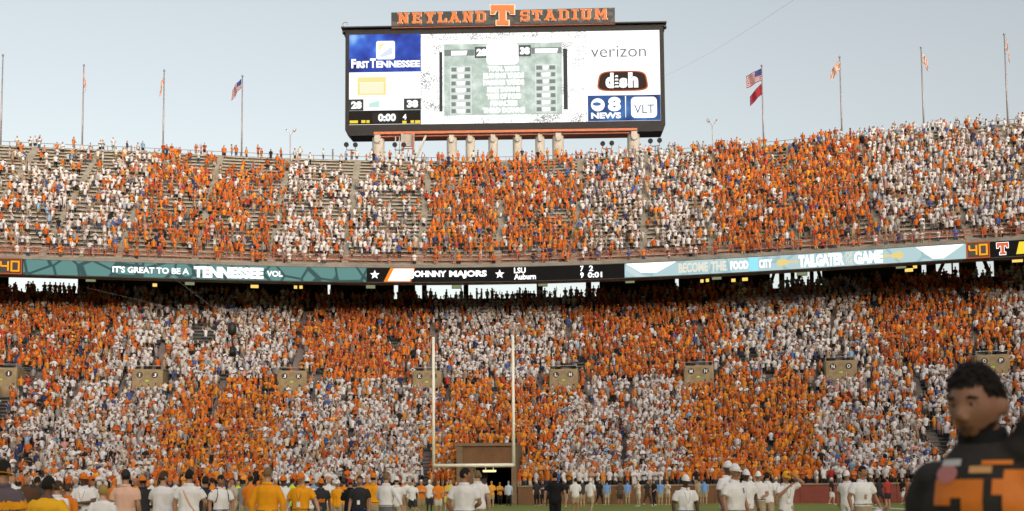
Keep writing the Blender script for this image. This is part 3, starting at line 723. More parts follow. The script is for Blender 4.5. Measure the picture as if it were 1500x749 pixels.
for (a, b_, c, d_) in ((524, 114, 566, 122), (524, 122.2, 528, 139), (562, 122.2, 566, 139), (524, 138, 566, 140.5)): brect('logo_frame', a, b_ - 8 * (a - 524) / 466, c, d_ - 8 * (a - 524) / 466, PY_, .08, scB)
brect('logo_fill', 528.2, 122.5, 561.8, 138, emis('cream_screen', s2l(254, 248, 214), 1.0), .075, scB)
brect('score_box', 511.7, 146.5, 533, 163, GREYD, .08, scB); brect('score_box', 592, 145, 616.6, 161.5, GREYD, .08, scB)
btext('28', 515, 149.5, 530.5, 160.5, W_, .06, .14, scB); btext('38', 596.5, 147.5, 613, 158.5, W_, .06, .14, scB)
bpoly('emblem', [(541, 152), (556, 148), (556, 158), (541, 158)], emis('pale_mint_screen', s2l(205, 240, 228), 1.0), .08, scB)
brect('clock_panel', 511.7, 163.2, 616.6, 183.2, KSC, .085, scB)
brect('clock_window', 546, 166, 584, 180.5, emis('clock_window_screen', s2l(52, 46, 40), 1.0), .11, scB)
btext('0:00', 554.5, 167.5, 580.5, 178.8, W_, .05, .16, scB); btext('4', 590.5, 168, 596, 176, W_, .05, .16, scB)
for a, b_, y in ((513, 525, 177.5), (530, 536, 177), (537.5, 542, 177), (590, 596, 177.7), (602, 607, 177), (608.5, 616, 177)): brect('yellow_caption', a, y, b_, y + 4, LEDY, .16, scB)
scC = brect('video_screen', 617, 50.6, 858, 182.3, SPECK, .04)
bpoly('centre_glow', [(640, 60), (840, 55), (846, 62), (640, 66)], W_, .06, scC)
brect('side_bar', 644, 77, 648.5, 164, GREYD, .09, scC); brect('side_bar', 825, 72, 831, 160.5, GREYD, .09, scC)
brect('statistics_panel', 651, 65.5, 823, 170, PANEL, .08, scC)
brect('header_bar', 651.3, 74, 695.5, 83, GREY, .12, scC); brect('header_bar', 778.5, 70.5, 822.7, 79.5, GREY, .12, scC)
brect('score_box', 696, 69.5, 714, 86, emis('mid_grey_screen', s2l(92, 96, 92), 1.0), .12, scC); brect('score_box', 760, 67, 778, 83.5, emis('mid_grey_screen', s2l(92, 96, 92), 1.0), .12, scC)
bpoly('centre_glow', rr_rect(713, 64, 760, 96, 6), W_, .14, scC)
btext('28', 698.5, 72.5, 713.5, 83.5, W_, .07, .17, scC); btext('38', 762, 70, 776.5, 81, W_, .07, .17, scC)
for a, b_, y in ((661.5, 684.5, 75.5), (784, 817, 72)): bpoly('team_name', [(a, y), (b_ + 1, y - .5), (b_ - 1, y + 6.5), (a, y + 7)], W_, .16, scC)
rows_ = ['TOTAL YARDS', 'RUSHING YARDS', 'PASSING YARDS', 'FIRST DOWNS', 'TIME OF POSS', 'PENALTIES', 'THIRD DOWNS']
for k in range(7):
    yl, yr = 98.3 + 10.1 * k, 95.3 + 10.1 * k
    for x0, y0 in ((660, yl), (784, yr)):
        brect('value_box', x0, y0, x0 + 31, y0 + 9.3, W2, .12, scC); brect('value_box', x0 + .8, y0 + .8, x0 + 30.2, y0 + 8.5, PANEL, .14, scC)
        ww = 5 + RNG.random() * 3.5
        brect('value_cell', x0 + 1.8, y0 + 2, x0 + 1.8 + ww, y0 + 7.6, GREY, .16, scC); brect('value_cell', x0 + 29 - ww, y0 + 1.6, x0 + 29, y0 + 7.2, GREY, .16, scC)
        bpoly('value_digits', [(x0 + 3 + ww, y0 + 2), (x0 + 28 - ww, y0 + 1.6), (x0 + 27 - ww, y0 + 7.3), (x0 + 4 + ww, y0 + 7.6)], W_, .17, scC)
    wd = [46, 60, 60, 48, 50, 40, 62][k]
    btext(rows_[k], 738 - wd / 2, yl - .6, 738 + wd / 2, yl + 7.6, W_, .09, .14, scC)
scD = brect('sponsor_screen', 858.3, 46.2, 965.6, 177.8, W_, .04)
btext('verizon', 865.5, 68.5, 945.5, 84.8, emis('sponsor_grey', s2l(120, 118, 118), 1.0), -.006, .1, scD)
def pill(x0, y0, x1, y1, k):
    P = []
    for a in np.linspace(0, 2 * math.pi, 40, False):
        c, s_ = math.cos(a), math.sin(a); e = .45
        xx = math.copysign(abs(c) ** e, c); yy = math.copysign(abs(s_) ** e, s_)
        xx *= (1 + .10 * (1 if yy < 0 else 1) * -yy * -1 * .9 * k) if False else (1 + .07 * yy * 1)
        P.append(((x0 + x1) / 2 + (x1 - x0) / 2 * xx, (y0 + y1) / 2 + (y1 - y0) / 2 * yy - 8 * (x1 - x0) / 2 * xx / 466))
    return P
bpoly('logo_rim', pill(875, 104.3, 947, 134, 1), emis('rim_orange_screen', s2l(205, 105, 40), 1.0), .1, scD); bpoly('logo_pill', pill(877, 106, 945, 132.4, 1), emis('pill_brown_screen', s2l(62, 42, 38), 1.0), .14, scD)
btext('d', 886, 107.5, 898, 130, W_, .07, .18, scD); btext('s', 906, 115, 918, 129.5, W_, .07, .18, scD); btext('h', 919, 106.8, 933.5, 129, W_, .07, .18, scD)
for k in range(4): bpoly('signal_arc', [(900 - .3 * k + .8, 111 + 5 * k), (904 + .3 * k, 111 + 5 * k), (904.5 + .3 * k, 113.7 + 5 * k), (899.5 - .3 * k, 113.7 + 5 * k)], W_, .18, scD)
def blue2(nt, vec):
    n = tex(nt, 'ShaderNodeTexNoise', vec, Scale=0.3, Detail=2.0)
    return ramp(nt, n.outputs['Fac'], [(0.35, s2l(24, 52, 110)), (0.6, s2l(50, 105, 175)), (0.75, s2l(110, 165, 215))])
brect('news_panel', 860, 140.5, 965.4, 177.6, emis_tex('blue_news_screen', blue2, 1.0), .08, scD)
btext('8', 889, 142.5, 908, 163.5, W_, .06, .14, scD); bpoly('eye_emblem', [(874.5 + 10 * math.cos(a), 154 + 9.5 * math.sin(a)) for a in np.linspace(0, 2 * math.pi, 24, False)], W_, .14, scD)
bpoly('eye_pupil', [(873 + 6 * math.cos(a), 153 + 2.6 * math.sin(a)) for a in np.linspace(0, 2 * math.pi, 18, False)], emis('eye_blue_screen', s2l(70, 115, 180), 1.0), .18, scD)
btext('NEWS', 864.5, 165.3, 908, 174.2, W_, .05, .14, scD)
bpoly('divider', [(914, 141), (915.5, 140.9), (915, 172), (914.3, 172.2)], W_, .14, scD)
bpoly('badge', rr_rect(922.5, 142.5, 960, 173, 6), W_, .14, scD)
btext('VLT', 927, 154, 956, 166.5, emis('badge_ink', s2l(84, 100, 130), 1.0), -.004, .18, scD)
# name sign on top
def camo(nt, vec):
    return None
signm = bpy.data.materials.new('patterned_sign_panel'); signm.use_nodes = True; nt = signm.node_tree; b = nt.nodes['Principled BSDF']; tcx = nt.nodes.new('ShaderNodeTexCoord')
vv = tex(nt, 'ShaderNodeTexVoronoi', tcx.outputs['Object'], Scale=1.3); nt.links.new(ramp(nt, vv.outputs['Color'], [(0.45, (0.012, 0.012, 0.013)), (0.5, (0.025, 0.025, 0.025)), (0.8, (0.06, 0.06, 0.057))]), b.inputs['Base Color'])
sgn = bmesh_('name_sign', [(574, 20), (901, 13), (901, 36), (574, 42)], .35, -.5, signm)
bmesh_('sign_base_strip', [(574, 42.3), (901, 36.3), (901, 37.4), (574, 43.4)], .4, -.55, RUST)
LET = mat('orange_sign_letter', (0.60, 0.15, 0.03), 0.5, 0.05, 2); LETW = mat('pale_letter_edge', (0.70, 0.56, 0.45), 0.5, 0.05, 2)
LX = [('N', 584, 600), ('E', 605, 618.5), ('Y', 623, 638.5), ('L', 642, 655.5), ('A', 658, 675.5), ('N', 679, 694), ('D', 698, 712.5), ('S', 763, 776), ('T', 780, 794.5), ('A', 798, 815), ('D', 818.5, 833.5), ('I', 838, 847.5), ('U', 851, 867), ('M', 871, 890)]
for ch, x0, x1 in LX:
    yb = 37.0 - (x0 - 584) * 6.3 / 300.0; yt = yb - 15.6
    for e, d0, m_, nm in ((.035, .42, LETW, 'letter_outline'), (0.0, .56, LET, 'letter')):
        V = []; Fc = []
        for k, P in enumerate(SLAB[ch]):
            P = grow(P, e) if e else P
            n = len(P); b0 = len(V); dd = d0 + .004 * k
            V += [bp_(x0 + (x1 - x0) * p[0], yb + (yt - yb) * p[1], dd) for p in P] + [bp_(x0 + (x1 - x0) * p[0], yb + (yt - yb) * p[1], .36) for p in P]
            Fc += [tuple(range(b0, b0 + n)), tuple(range(b0 + n, b0 + 2 * n))[::-1]] + [(b0 + i, b0 + (i + 1) % n, b0 + n + (i + 1) % n, b0 + n + i) for i in range(n)]
        sub(child(mk(nm, V, Fc, m_), board), sgn)
for e, d0, m_, nm in ((.05, .62, LETW, 'letter_outline'), (0, .75, LET, 'letter')):
    P = grow_poly(T_PTS, e) if e else T_PTS; n = len(P)
    f_ = lambda p, o_: bp_(720.5 + 33.5 * p[0], 39.2 - 28.2 * p[1], o_)
    sub(child(mk(nm, [f_(p, d0) for p in P] + [f_(p, .37) for p in P], [tuple(range(n)), tuple(range(n, 2 * n))[::-1]] + [(i, (i + 1) % n, n + (i + 1) % n, n + i) for i in range(n)], m_), board), sgn)
bmesh_('sign_tower_back', [(720, 20), (755, 19), (755, 11), (720, 11.5)], .3, -.3, DARK)
# small rail and lamp arm on the board's roof
m_ = MB()
for x in (549, 561, 573): m_.bar(bp_(x, 43 + bsl(x) * .9 - .0, -.5), bp_(x, 38 + bsl(x) * .9, -.5), .06)
m_.bar(bp_(549, 38.2 + bsl(549) * .9, -.5), bp_(573, 38.2 + bsl(573) * .9, -.5), .06); child(m_.build('roof_rail', STEEL), board)
m_ = MB(); m_.tube([bp_(503, 43, .1), bp_(502, 36, .1), bp_(505, 33, .1), bp_(509, 34, .1), bp_(509.5, 37, .1)], .06, 6); m_.tube([bp_(500.5, 41, .1), bp_(504, 40, .1)], .18, 6); child(m_.build('camera_arm', STEEL), board)
for x in (541, 934): m_ = MB(); m_.bar(bp_(x, 43.5 + bsl(x), -.3), bp_(x, 40 + bsl(x), -.3), .12); child(m_.build('roof_mast', DARK), board)
# beam, columns, tower
bmesh_('support_beam', [(548, 193.6), (931, 187.3), (931, 190.5), (548, 197.2)], .1, -2.2, mat('orange_steel_beam', (0.50, 0.14, 0.06), 0.55, 0.15, 1.5))
bmesh_('support_beam_lower', [(551, 197.4), (928, 190.7), (928, 193.6), (551, 200.4)], -.2, -1.9, RUST)
for cx, wpx in ((553, 18), (661, 15), (688, 13.5), (721.5, 14), (757, 13.5), (790, 13.5), (816.5, 17), (926.5, 18)):
    top = bp_(cx, 200 + bsl(cx) * .85 - .5, -1.1); r_ = wpx / 466.0 * BW / 2
    m_ = MB(); m_.tube([(top.x, top.y, 30.0), (top.x, top.y, top.z - .9), (top.x, top.y, top.z)], [r_ * 1.02, r_, r_], 20)
    cl = child(m_.build('column', COLM, None, True), board)
    m_ = MB(); m_.box((top.x, top.y - r_, top.z + .25 - .55), (r_ * .95, .5, 1.0), m=0); m_.box((top.x, top.y - r_ - .1, top.z - .75), (r_ * .6, .4, .5)); sub(child(m_.build('column_bracket', COLM), board), cl)
tw = bp_(598, 197, .3); 
m_ = MB(); wt = 16 / 466 * BW
TWR = mat('tower_grey_panel', (0.36, 0.33, 0.30), 0.7, 0.15, 1.2)
for sx in (-1, 1): m_.bar((tw.x + sx * wt / 2, tw.y, 40), (tw.x + sx * wt / 2, tw.y, tw.z), .34)
m_.box((tw.x, tw.y + .2, tw.z - .9), (wt - .35, .3, 1.7)); m_.box((tw.x, tw.y + .2, tw.z - 5.6), (wt - .35, .3, 2.2)); child(m_.build('stair_tower', TWR), board)
m_ = MB(); m_.bar((tw.x - wt * .5, tw.y - .25, tw.z - 4.1), (tw.x + wt * 1.0, tw.y - .25, tw.z - 4.0), .18); m_.bar((tw.x + wt * .5, tw.y - .3, tw.z - 4.6), (tw.x + wt * .5, tw.y - .3, tw.z - .1), .16); m_.bar((tw.x - wt * .5, tw.y - .25, tw.z - 2.2), (tw.x + wt * .5, tw.y - .25, tw.z - 2.2), .14); child(m_.build('stair_landing', RUST), board)
m_ = MB(); m_.bar((tw.x + wt * .6, tw.y, tw.z - 3.9), (tw.x + wt * 1.65, tw.y, tw.z - .3), .28); child(m_.build('diagonal_brace', COLM), board)
m_ = MB()
for dx in (-1.15, -.8): m_.bar((tw.x + dx * wt, tw.y + .6, 42), (tw.x + dx * wt, tw.y + .6, tw.z - .2), .14)
child(m_.build('conduit_pipe', STEEL), board)

# ------------------------------------------------------------------ rim lights, flagpoles, flags
def at_rim(px, o=None):
    o = UOT + 1.6 if o is None else o
    s = s_of(px, o, UZT); return s, cP(s, o, UZT)
LAMPK = mat('lamp_housing_black', (0.03, 0.03, 0.03), 0.5, 0.1)
for k, (px, py, lab) in enumerate([(514, 210, 'twin black floodlights on a short post left of the scoreboard columns'), (585, 210, 'twin black floodlights on a short post beside the scoreboard stair tower'), (890, 208, 'twin black floodlights on a short post left of the last scoreboard column'), (960, 204, 'twin black floodlights on a short post right of the scoreboard columns')]):
    s, P = at_rim(px); hd = cheading(s); z = z_of(py, s, UOT + 1.6) - UZT
    t_ = empty('twin_floodlight', P, hd, lab, 'floodlight', 'twin floodlights on the rim')
    m_ = MB(); m_.bar((0, 0, 0), (0, 0, z - .75), .1); m_.bar((-.62, 0, z - .7), (.62, 0, z - .7), .09); m_.bar((-.58, 0, z - .7), (-.58, 0, z - .2), .07); m_.bar((.58, 0, z - .7), (.58, 0, z - .2), .07); m_.build('post', LAMPK, t_)
    for sx in (-1, 1):
        m_ = MB(); m_.tube([(sx * .6, -.32, z - .08), (sx * .6, -.1, z + .02), (sx * .6, .2, z + .06)], [.34, .33, .14], 10); m_.build('lamp_head', LAMPK, t_)
for k, (px, py, lab) in enumerate([(425, 187, 'forked lamp post with two arms on the rim left of the scoreboard'), (1044.5, 173, 'forked lamp post with two arms on the rim right of the scoreboard')]):
    s, P = at_rim(px); z = z_of(py, s, UOT + 1.6) - UZT
    t_ = empty('forked_lamp_post', P, cheading(s), lab, 'lamp post', 'forked lamp posts on the rim')
    m_ = MB(); m_.tube([(0, 0, 0), (0, 0, z - .7)], .075, 8); m_.build('post', STEEL, t_)
    for sx in (-1, 1):
        m_ = MB(); m_.bar((0, 0, z - .75), (sx * .62, 0, z + .05), .08); a_ = m_.build('arm', STEEL, t_)
        m_ = MB(); m_.box((sx * .55 * (1 if sx * (1 if k == 0 else -1) > 0 else 1), -.1, z - .02), (.3 if sx * (1 if k == 0 else -1) > 0 else .14, .4, .42 if sx * (1 if k == 0 else -1) > 0 else .1), ry=sx * .5); m_.build('lamp_head', STEEL, a_)
POLE = mat('flagpole_grey', (0.30, 0.28, 0.29), 0.4, 0.1, 3, metal=0.3)
poles = [(0.5, 77), (120, 92), (238.5, 100), (353.8, 108), (1119, 93), (1234, 80), (1354, 66), (1477, 46)]
pole_lab = ['flagpole at the left edge of the picture', 'flagpole with a limp orange and white flag, second from the left', 'flagpole with a limp orange and white flag, third from the left', 'flagpole flying the striped flag left of the scoreboard', 'flagpole flying two flags right of the scoreboard', 'flagpole with a pale flag blowing left, right of the two-flag pole', 'flagpole with a limp pale flag, second from the right edge', 'flagpole with a limp pale flag nearest the right edge']
PT = []
for (px, yt), lab in zip(poles, pole_lab):
    s, P = at_rim(px, UOT + 2.1); zt = z_of(yt, s, UOT + 2.1)
    t_ = empty('flagpole', P, cheading(s), 'tall grey ' + lab, 'flagpole', 'flagpoles on the rim')
    L = zt - UZT; m_ = MB(); m_.tube([(0, 0, -1.0), (0, 0, L * .5), (0, 0, L)], [.115, .10, .07], 8); m_.build('pole', POLE, t_, True)
    m_ = MB(); m_.tube([(0, 0, L), (0, 0, L + .1), (0, 0, L + .26), (0, 0, L + .34)], [.05, .14, .14, .03], 8); m_.build('finial', POLE, t_, True)
    PT.append(Vector((P.x, P.y, zt)))
FR = mat('flag_red', (0.24, 0.015, 0.03), 0.8, 0.05); FW = mat('flag_white', (0.50, 0.44, 0.42), 0.8, 0.04); FB = mat('flag_blue', (0.03, 0.04, 0.16), 0.8, 0.05); FO = mat('flag_orange', (0.50, 0.22, 0.13), 0.8, 0.05)
def flag(name, top, hoist, fly, sag, wav, lab, pick, mats, nx=18, ny=13, squeeze=0.0):
    V = []; Fc = []; M_ = []
    fly = Vector(fly); L = fly.length; fd = fly.normalized()
    for j in range(ny + 1):
        for i in range(nx + 1):
            u = i / nx; v = j / ny
            p = Vector((0, 0, -hoist * v * (1 - squeeze * u))) + fly * u + Vector((0, 0, -sag * u * u - sag * .25 * u * v))
            p += Vector((.12 * L, 1.0, .1)) * wav * math.sin(u * 8.5 + v * 1.7) * min(1, u * 3) + Vector((0, 0, 1)) * wav * .3 * math.sin(u * 6 + 1)
            V.append(p)
    for j in range(ny):
        for i in range(nx):
            a = j * (nx + 1) + i; Fc.append((a, a + 1, a + nx + 2, a + nx + 1)); M_.append(pick(i / nx, j, ny))
    o_ = mk(name, V, Fc, mats, None, True, M_, loc=top)
    md = o_.modifiers.new('thick', 'SOLIDIFY'); md.thickness = .02
    return tag(o_, lab, 'flag', 'flags over the rim')
FWU = mat('striped_flag_white', (0.42, 0.38, 0.39), 0.8, 0.04)
us = lambda u, j, ny: 2 if (u < .4 and j < 7) else (0 if j % 2 == 0 else 1)
flag('flag', PT[3] + Vector((-.1, -.15, -.3)), 1.3, (-1.3, .22, -.75), .7, .14, 'red and white striped flag with blue corner, drooping, left of the scoreboard', us, [FR, FWU, FB])
flag('flag', PT[4] + Vector((-.1, -.15, -.3)), 1.6, (-1.95, .2, -.55), .35, .16, 'red and white striped flag with blue corner flying right of the scoreboard', us, [FR, FWU, FB])
flag('flag', PT[4] + Vector((-.1, -.15, -2.3)), 1.5, (-1.5, .3, -1.0), .6, .16, 'plain red flag drooping below the striped flag', lambda u, j, ny: 1 if u > .93 else 0, [FR, FB], squeeze=.2)
ow = lambda u, j, ny: 1 if (int(u * 5) + j // 5) % 2 else 0
flag('flag', PT[1] + Vector((.02, -.15, -.7)), 1.3, (.32, .1, -1.2), .25, .14, 'limp orange and white flag on the second pole from the left', ow, [FO, FW])
flag('flag', PT[2] + Vector((-.02, -.15, -.6)), 1.3, (-.5, .1, -1.2), .3, .15, 'limp orange and white flag on the third pole from the left', ow, [FW, FO])
flag('flag', PT[5] + Vector((-.1, -.15, -.3)), 1.3, (-1.1, .2, -.9), .5, .14, 'pale white and orange flag blowing left on a rim pole', ow, [FW, FO])
flag('flag', PT[6] + Vector((.1, -.15, -.6)), 1.2, (.7, .15, -.8), .3, .15, 'limp white and orange flag on the second pole from the right edge', ow, [FW, FO])
flag('flag', PT[7] + Vector((.1, -.15, -.4)), 1.4, (.4, .1, -1.4), .3, .12, 'limp pale orange flag on the pole nearest the right edge', ow, [FO, FW])

# ------------------------------------------------------------------ goal post
gL = aty(635.3, 682.3, 72.3); gR = aty(752.7, 681.4, 72.3); gz = (gL.z + gR.z) / 2
GOLD = mat('cream_goal_paint', (0.88, 0.85, 0.74), 0.4, 0.05, 2)
gc = (gL + gR) / 2
gp = empty('goal_post', (gc.x, gc.y + 1.9, 0), 0, 'cream white goal post with tall uprights in front of the tunnel', 'goal post')
up_t = aty(635, 494, 72.3).z
m_ = MB(); m_.tube([(gL.x - gc.x, -1.9, gz), (gR.x - gc.x, -1.9, gz)], .125, 12); m_.build('crossbar', GOLD, gp, True)
for gx in (gL.x, gR.x):
    m_ = MB(); m_.tube([(gx - gc.x, -1.9, gz - .1), (gx - gc.x, -1.9, gz + 4), (gx - gc.x, -1.9, up_t)], [.11, .105, .10], 12); m_.build('upright', GOLD, gp, True)
m_ = MB(); m_.tube([(0, 0, 0), (0, 0, gz - 1.3), (0, -.12, gz - .75), (0, -.5, gz - .32), (0, -1.1, gz - .1), (0, -1.85, gz - .02)], .1, 12); m_.build('gooseneck', mat('grey_goal_paint', (0.45, 0.43, 0.38), 0.5, 0.1), gp, True)
for gx, lab in ((gL.x, 'orange ribbon streaming from the top of the left upright'), (gR.x, 'orange ribbon streaming from the top of the right upright')):
    V = []; Fc = []
    for i in range(9):
        u = i / 8; p = Vector((gx - .1 - .62 * u + .05 * math.sin(u * 7), gc.y + .1 * math.sin(u * 9), up_t - .15 - .75 * u))
        V += [p, p + Vector((.06, .05, -.14))]
        if i: Fc.append((2 * i - 2, 2 * i, 2 * i + 1, 2 * i - 1))
    o_ = mk('wind_ribbon', V, Fc, FO); md = o_.modifiers.new('thick', 'SOLIDIFY'); md.thickness = .01; tag(o_, lab, 'ribbon', 'wind ribbons on the goal')

# ------------------------------------------------------------------ cables and cable camera
CABLE = mat('steel_cable', (0.42, 0.42, 0.43), 0.5, 0.0)
a, b_ = aty(972, 112, 138.0), aty(1200, -26, 70.0)
m_ = MB(); m_.tube([a.lerp(b_, t) - Vector((0, 0, 1.0)) * 4 * t * (1 - t) * .5 for t in np.linspace(0, 1, 9)], .008, 6); tag(m_.build('sky_cable', CABLE), 'thin cable slanting across the sky right of the scoreboard', 'cable')
cc = aty(340, 482, 62.0)
cb = empty('cable_camera', cc, 0, 'black cable camera hanging in front of the left white section', 'camera')
m_ = MB(); m_.tube([(0, 0, .42), (0, 0, .3), (0, 0, -.25), (0, 0, -.4)], [.1, .26, .27, .12], 10); m_.build('housing', DARK, cb, True)
m_ = MB(); m_.bar((0, 0, -.4), (0.05, 0, -1.1), .09); m_.build('mast', DARK, cb)
m_ = MB(); m_.tube([(.05, -.3, -1.5), (.05, 0, -1.4), (.05, .2, -1.38)], [.14, .2, .16], 10); m_.tube([(.05, 0, -1.1), (.05, 0, -1.7)], [.18, .22], 8); m_.build('lens_unit', DARK, cb, True)
m_ = MB(); m_.bar((-1.45, -.1, .0), (.1, 0, -.55), .06); m_.bar((-1.5, -.1, .05), (-1.25, -.1, -.05), .12); m_.build('boom', STEEL, cb)
for tgt in (aty(112, 418, 108.0), aty(700, 120, 40.0) * 1.0):
    m_ = MB(); m_.tube([cc + Vector((0, 0, .4)), tgt] if tgt.y > 100 else [cc + Vector((0, 0, .4)), cc + Vector((-38, -45, 32))], .006, 5); tag(m_.build('camera_cable', CABLE), 'thin cable running from the cable camera to the dark under the ribbon' if tgt.y > 100 else 'thin cable running from the cable camera up and out of the picture', 'cable')
# ------------------------------------------------------------------ figures: shared pose data (for a 1.78 m person, facing -Y)
def sgn3(p, s): return (p[0] * s, p[1], p[2])
ARMS = {   # elbow, wrist for the arm on side +x
 'down': ((.245, .03, 1.13), (.26, -.06, .88)), 'hips': ((.38, .07, 1.17), (.20, -.05, 1.0)), 'crossed': ((.24, -.09, 1.14), (-.07, -.22, 1.19)),
 'phone': ((.24, -.17, 1.2), (.08, -.30, 1.46)), 'raised': ((.31, -.08, 1.58), (.26, -.12, 1.84)), 'forward': ((.245, -.03, 1.14), (.15, -.26, 1.08)),
 'clap': ((.26, -.1, 1.17), (.03, -.32, 1.28)), 'swing_f': ((.25, -.10, 1.15), (.22, -.33, 1.0)), 'swing_b': ((.25, .14, 1.16), (.27, .15, .92)), 'back': ((.27, .13, 1.14), (.06, .17, 1.0)),
 'head': ((.36, -.02, 1.52), (.12, -.02, 1.68)), 'point': ((.33, -.2, 1.36), (.42, -.42, 1.5)), 'wide': ((.42, -.02, 1.3), (.6, -.1, 1.42))}
POSES = [('down', 'down'), ('hips', 'hips'), ('crossed', 'crossed'), ('phone', 'phone'), ('raised', 'down'), ('raised', 'raised'), ('forward', 'forward'), ('clap', 'clap'), ('down', 'phone'), ('down', 'hips'), ('head', 'down'), ('down', 'forward')]
POSE_W = np.array([.26, .08, .13, .05, .03, .02, .13, .09, .04, .07, .03, .07]); POSE_W /= POSE_W.sum()
POSE_TXT = ['arms down', 'hands on hips', 'arms crossed', 'hands at face', 'one arm raised', 'both arms raised', 'hands in front', 'clapping', 'hand at face', 'hand on hip', 'hand on head', 'one hand forward']

# part ids: 0 shirt 1 skin 2 shorts 3 lower leg 4 hair/cap 5 shoe
def low_template(pose, shins=True):
    V = []; T = []; PID = []
    def add(v, f, pid):
        b0 = len(V); V.extend([tuple(p) for p in v]); PID.extend([pid] * len(v))
        for fc in f:
            for k in range(1, len(fc) - 1): T.append((b0 + fc[0], b0 + fc[k], b0 + fc[k + 1]))
    def ell(rings, n, pid, cb=True, ct=True):
        v = []; f = []
        for (cx, cy, z, rx, ry) in rings:
            for j in range(n): a = 2 * math.pi * (j + .5) / n; v.append((cx + rx * math.cos(a), cy + ry * math.sin(a), z))
        for i in range(len(rings) - 1):
            for j in range(n): f.append((i * n + j, i * n + (j + 1) % n, (i + 1) * n + (j + 1) % n, (i + 1) * n + j))
        if ct: f.append(tuple((len(rings) - 1) * n + j for j in range(n)))
        add(v, f, pid)
    ell([(0, 0, .80, .172, .125), (0, -.005, 1.30, .205, .13), (0, 0, 1.435, .185, .095), (0, .01, 1.50, .07, .06)], 6, 0)
    ell([(0, .01, 1.47, .05, .05), (0, -.01, 1.56, .065, .075), (0, -.015, 1.64, .077, .095), (0, 0, 1.73, .066, .08)], 6, 1, True, False)
    ell([(0, .03, 1.615, .078, .085), (0, .012, 1.70, .088, .105), (0, .01, 1.775, .05, .065)], 6, 4)
    for s, nm in ((1, pose[0]), (-1, pose[1])):
        e, wv = ARMS[nm]; S = Vector((s * .195, 0, 1.41)); E = Vector(sgn3(e, s)); W = Vector(sgn3(wv, s)); d_ = (W - E).normalized()
        M = S.lerp(E, .85)
        v, f = tubemesh([S, M], [.068, .062], 4, False); add(v, f, 0)
        v, f = tubemesh([M, E, W + d_ * .12], [.044, .045, .032], 4, False); add(v, f, 1)
    for s in (1, -1):
        v, f = tubemesh([(s * .085, 0, .85), (s * .1, 0, .47)], [.105, .095], 4, False); add(v, f, 2)
        if not shins: continue
        v, f = tubemesh([(s * .1, 0, .49), (s * .1, .01, .05)], [.06, .045], 4, False); add(v, f, 3)
    return np.array(V), np.array(T), np.array(PID)
TEMPL = [low_template(p) for p in POSES]; TEMPL_S = [low_template(p, False) for p in POSES]

# colours
SH = {'orange': (.60, .128, .017), 'bright orange': (.70, .195, .02), 'dark orange': (.36, .075, .014), 'white': (.64, .63, .645), 'cream': (.66, .60, .50), 'grey': (.26, .26, .27), 'navy': (.03, .045, .13), 'blue': (.06, .12, .36), 'black': (.02, .02, .022), 'red': (.48, .04, .03), 'pink': (.6, .28, .25), 'sky blue': (.25, .42, .62), 'khaki': (.38, .29, .17), 'purple': (.14, .05, .25), 'golden orange': (.72, .27, .03), 'tan': (.42, .28, .18)}
SHN = list(SH); SHC = np.array([SH[k] for k in SHN])
def shirt_p(main):
    P = dict.fromkeys(SHN, 0.0)
    if main == 'O': P.update({'orange': .42, 'bright orange': .16, 'dark orange': .22, 'white': .075, 'cream': .02, 'grey': .03, 'navy': .015, 'black': .02, 'red': .025, 'pink': .01, 'blue': .005, 'golden orange': .10, 'tan': .03})
    elif main == 'L': P.update({'orange': .26, 'bright orange': .30, 'golden orange': .24, 'dark orange': .06, 'white': .07, 'tan': .02, 'grey': .02, 'black': .015, 'red': .015})
    elif main == 'W': P.update({'white': .67, 'cream': .05, 'orange': .10, 'bright orange': .04, 'dark orange': .015, 'grey': .05, 'navy': .015, 'black': .02, 'blue': .015, 'pink': .015, 'sky blue': .01, 'golden orange': .02, 'tan': .04})
    else: P.update({'white': .36, 'cream': .05, 'orange': .26, 'bright orange': .08, 'dark orange': .06, 'grey': .07, 'navy': .03, 'black': .04, 'red': .02, 'blue': .02, 'pink': .01, 'tan': .04, 'golden orange': .04})
    p = np.array([P[k] for k in SHN]); return p / p.sum()
SP = {k: shirt_p(k) for k in 'OWML'}
BOT = {'khaki': (.36, .28, .17), 'dark': (.03, .03, .035), 'denim': (.06, .085, .15), 'white': (.6, .59, .57), 'grey': (.2, .2, .2), 'brown': (.15, .1, .06), 'black': (.016, .016, .018)}
BOTN = list(BOT); BOTC = np.array([BOT[k] for k in BOTN]); BOT_P = np.array([.20, .26, .2, .05, .10, .06, .13])
SKIN = np.array([(.52, .30, .20), (.46, .25, .16), (.56, .34, .24), (.40, .20, .12), (.20, .10, .06), (.10, .05, .03)]); SKIN_P = np.array([.3, .27, .2, .1, .07, .06])
HAIR = {'dark hair': (.025, .018, .013), 'brown hair': (.08, .045, .025), 'fair hair': (.34, .22, .10), 'grey hair': (.3, .29, .28), 'orange cap': (.68, .17, .02), 'white cap': (.7, .69, .68), 'black cap': (.02, .02, .02)}
HAIRN = list(HAIR); HAIRC = np.array([HAIR[k] for k in HAIRN]); HAIR_P = np.array([.36, .28, .10, .03, .08, .08, .07])

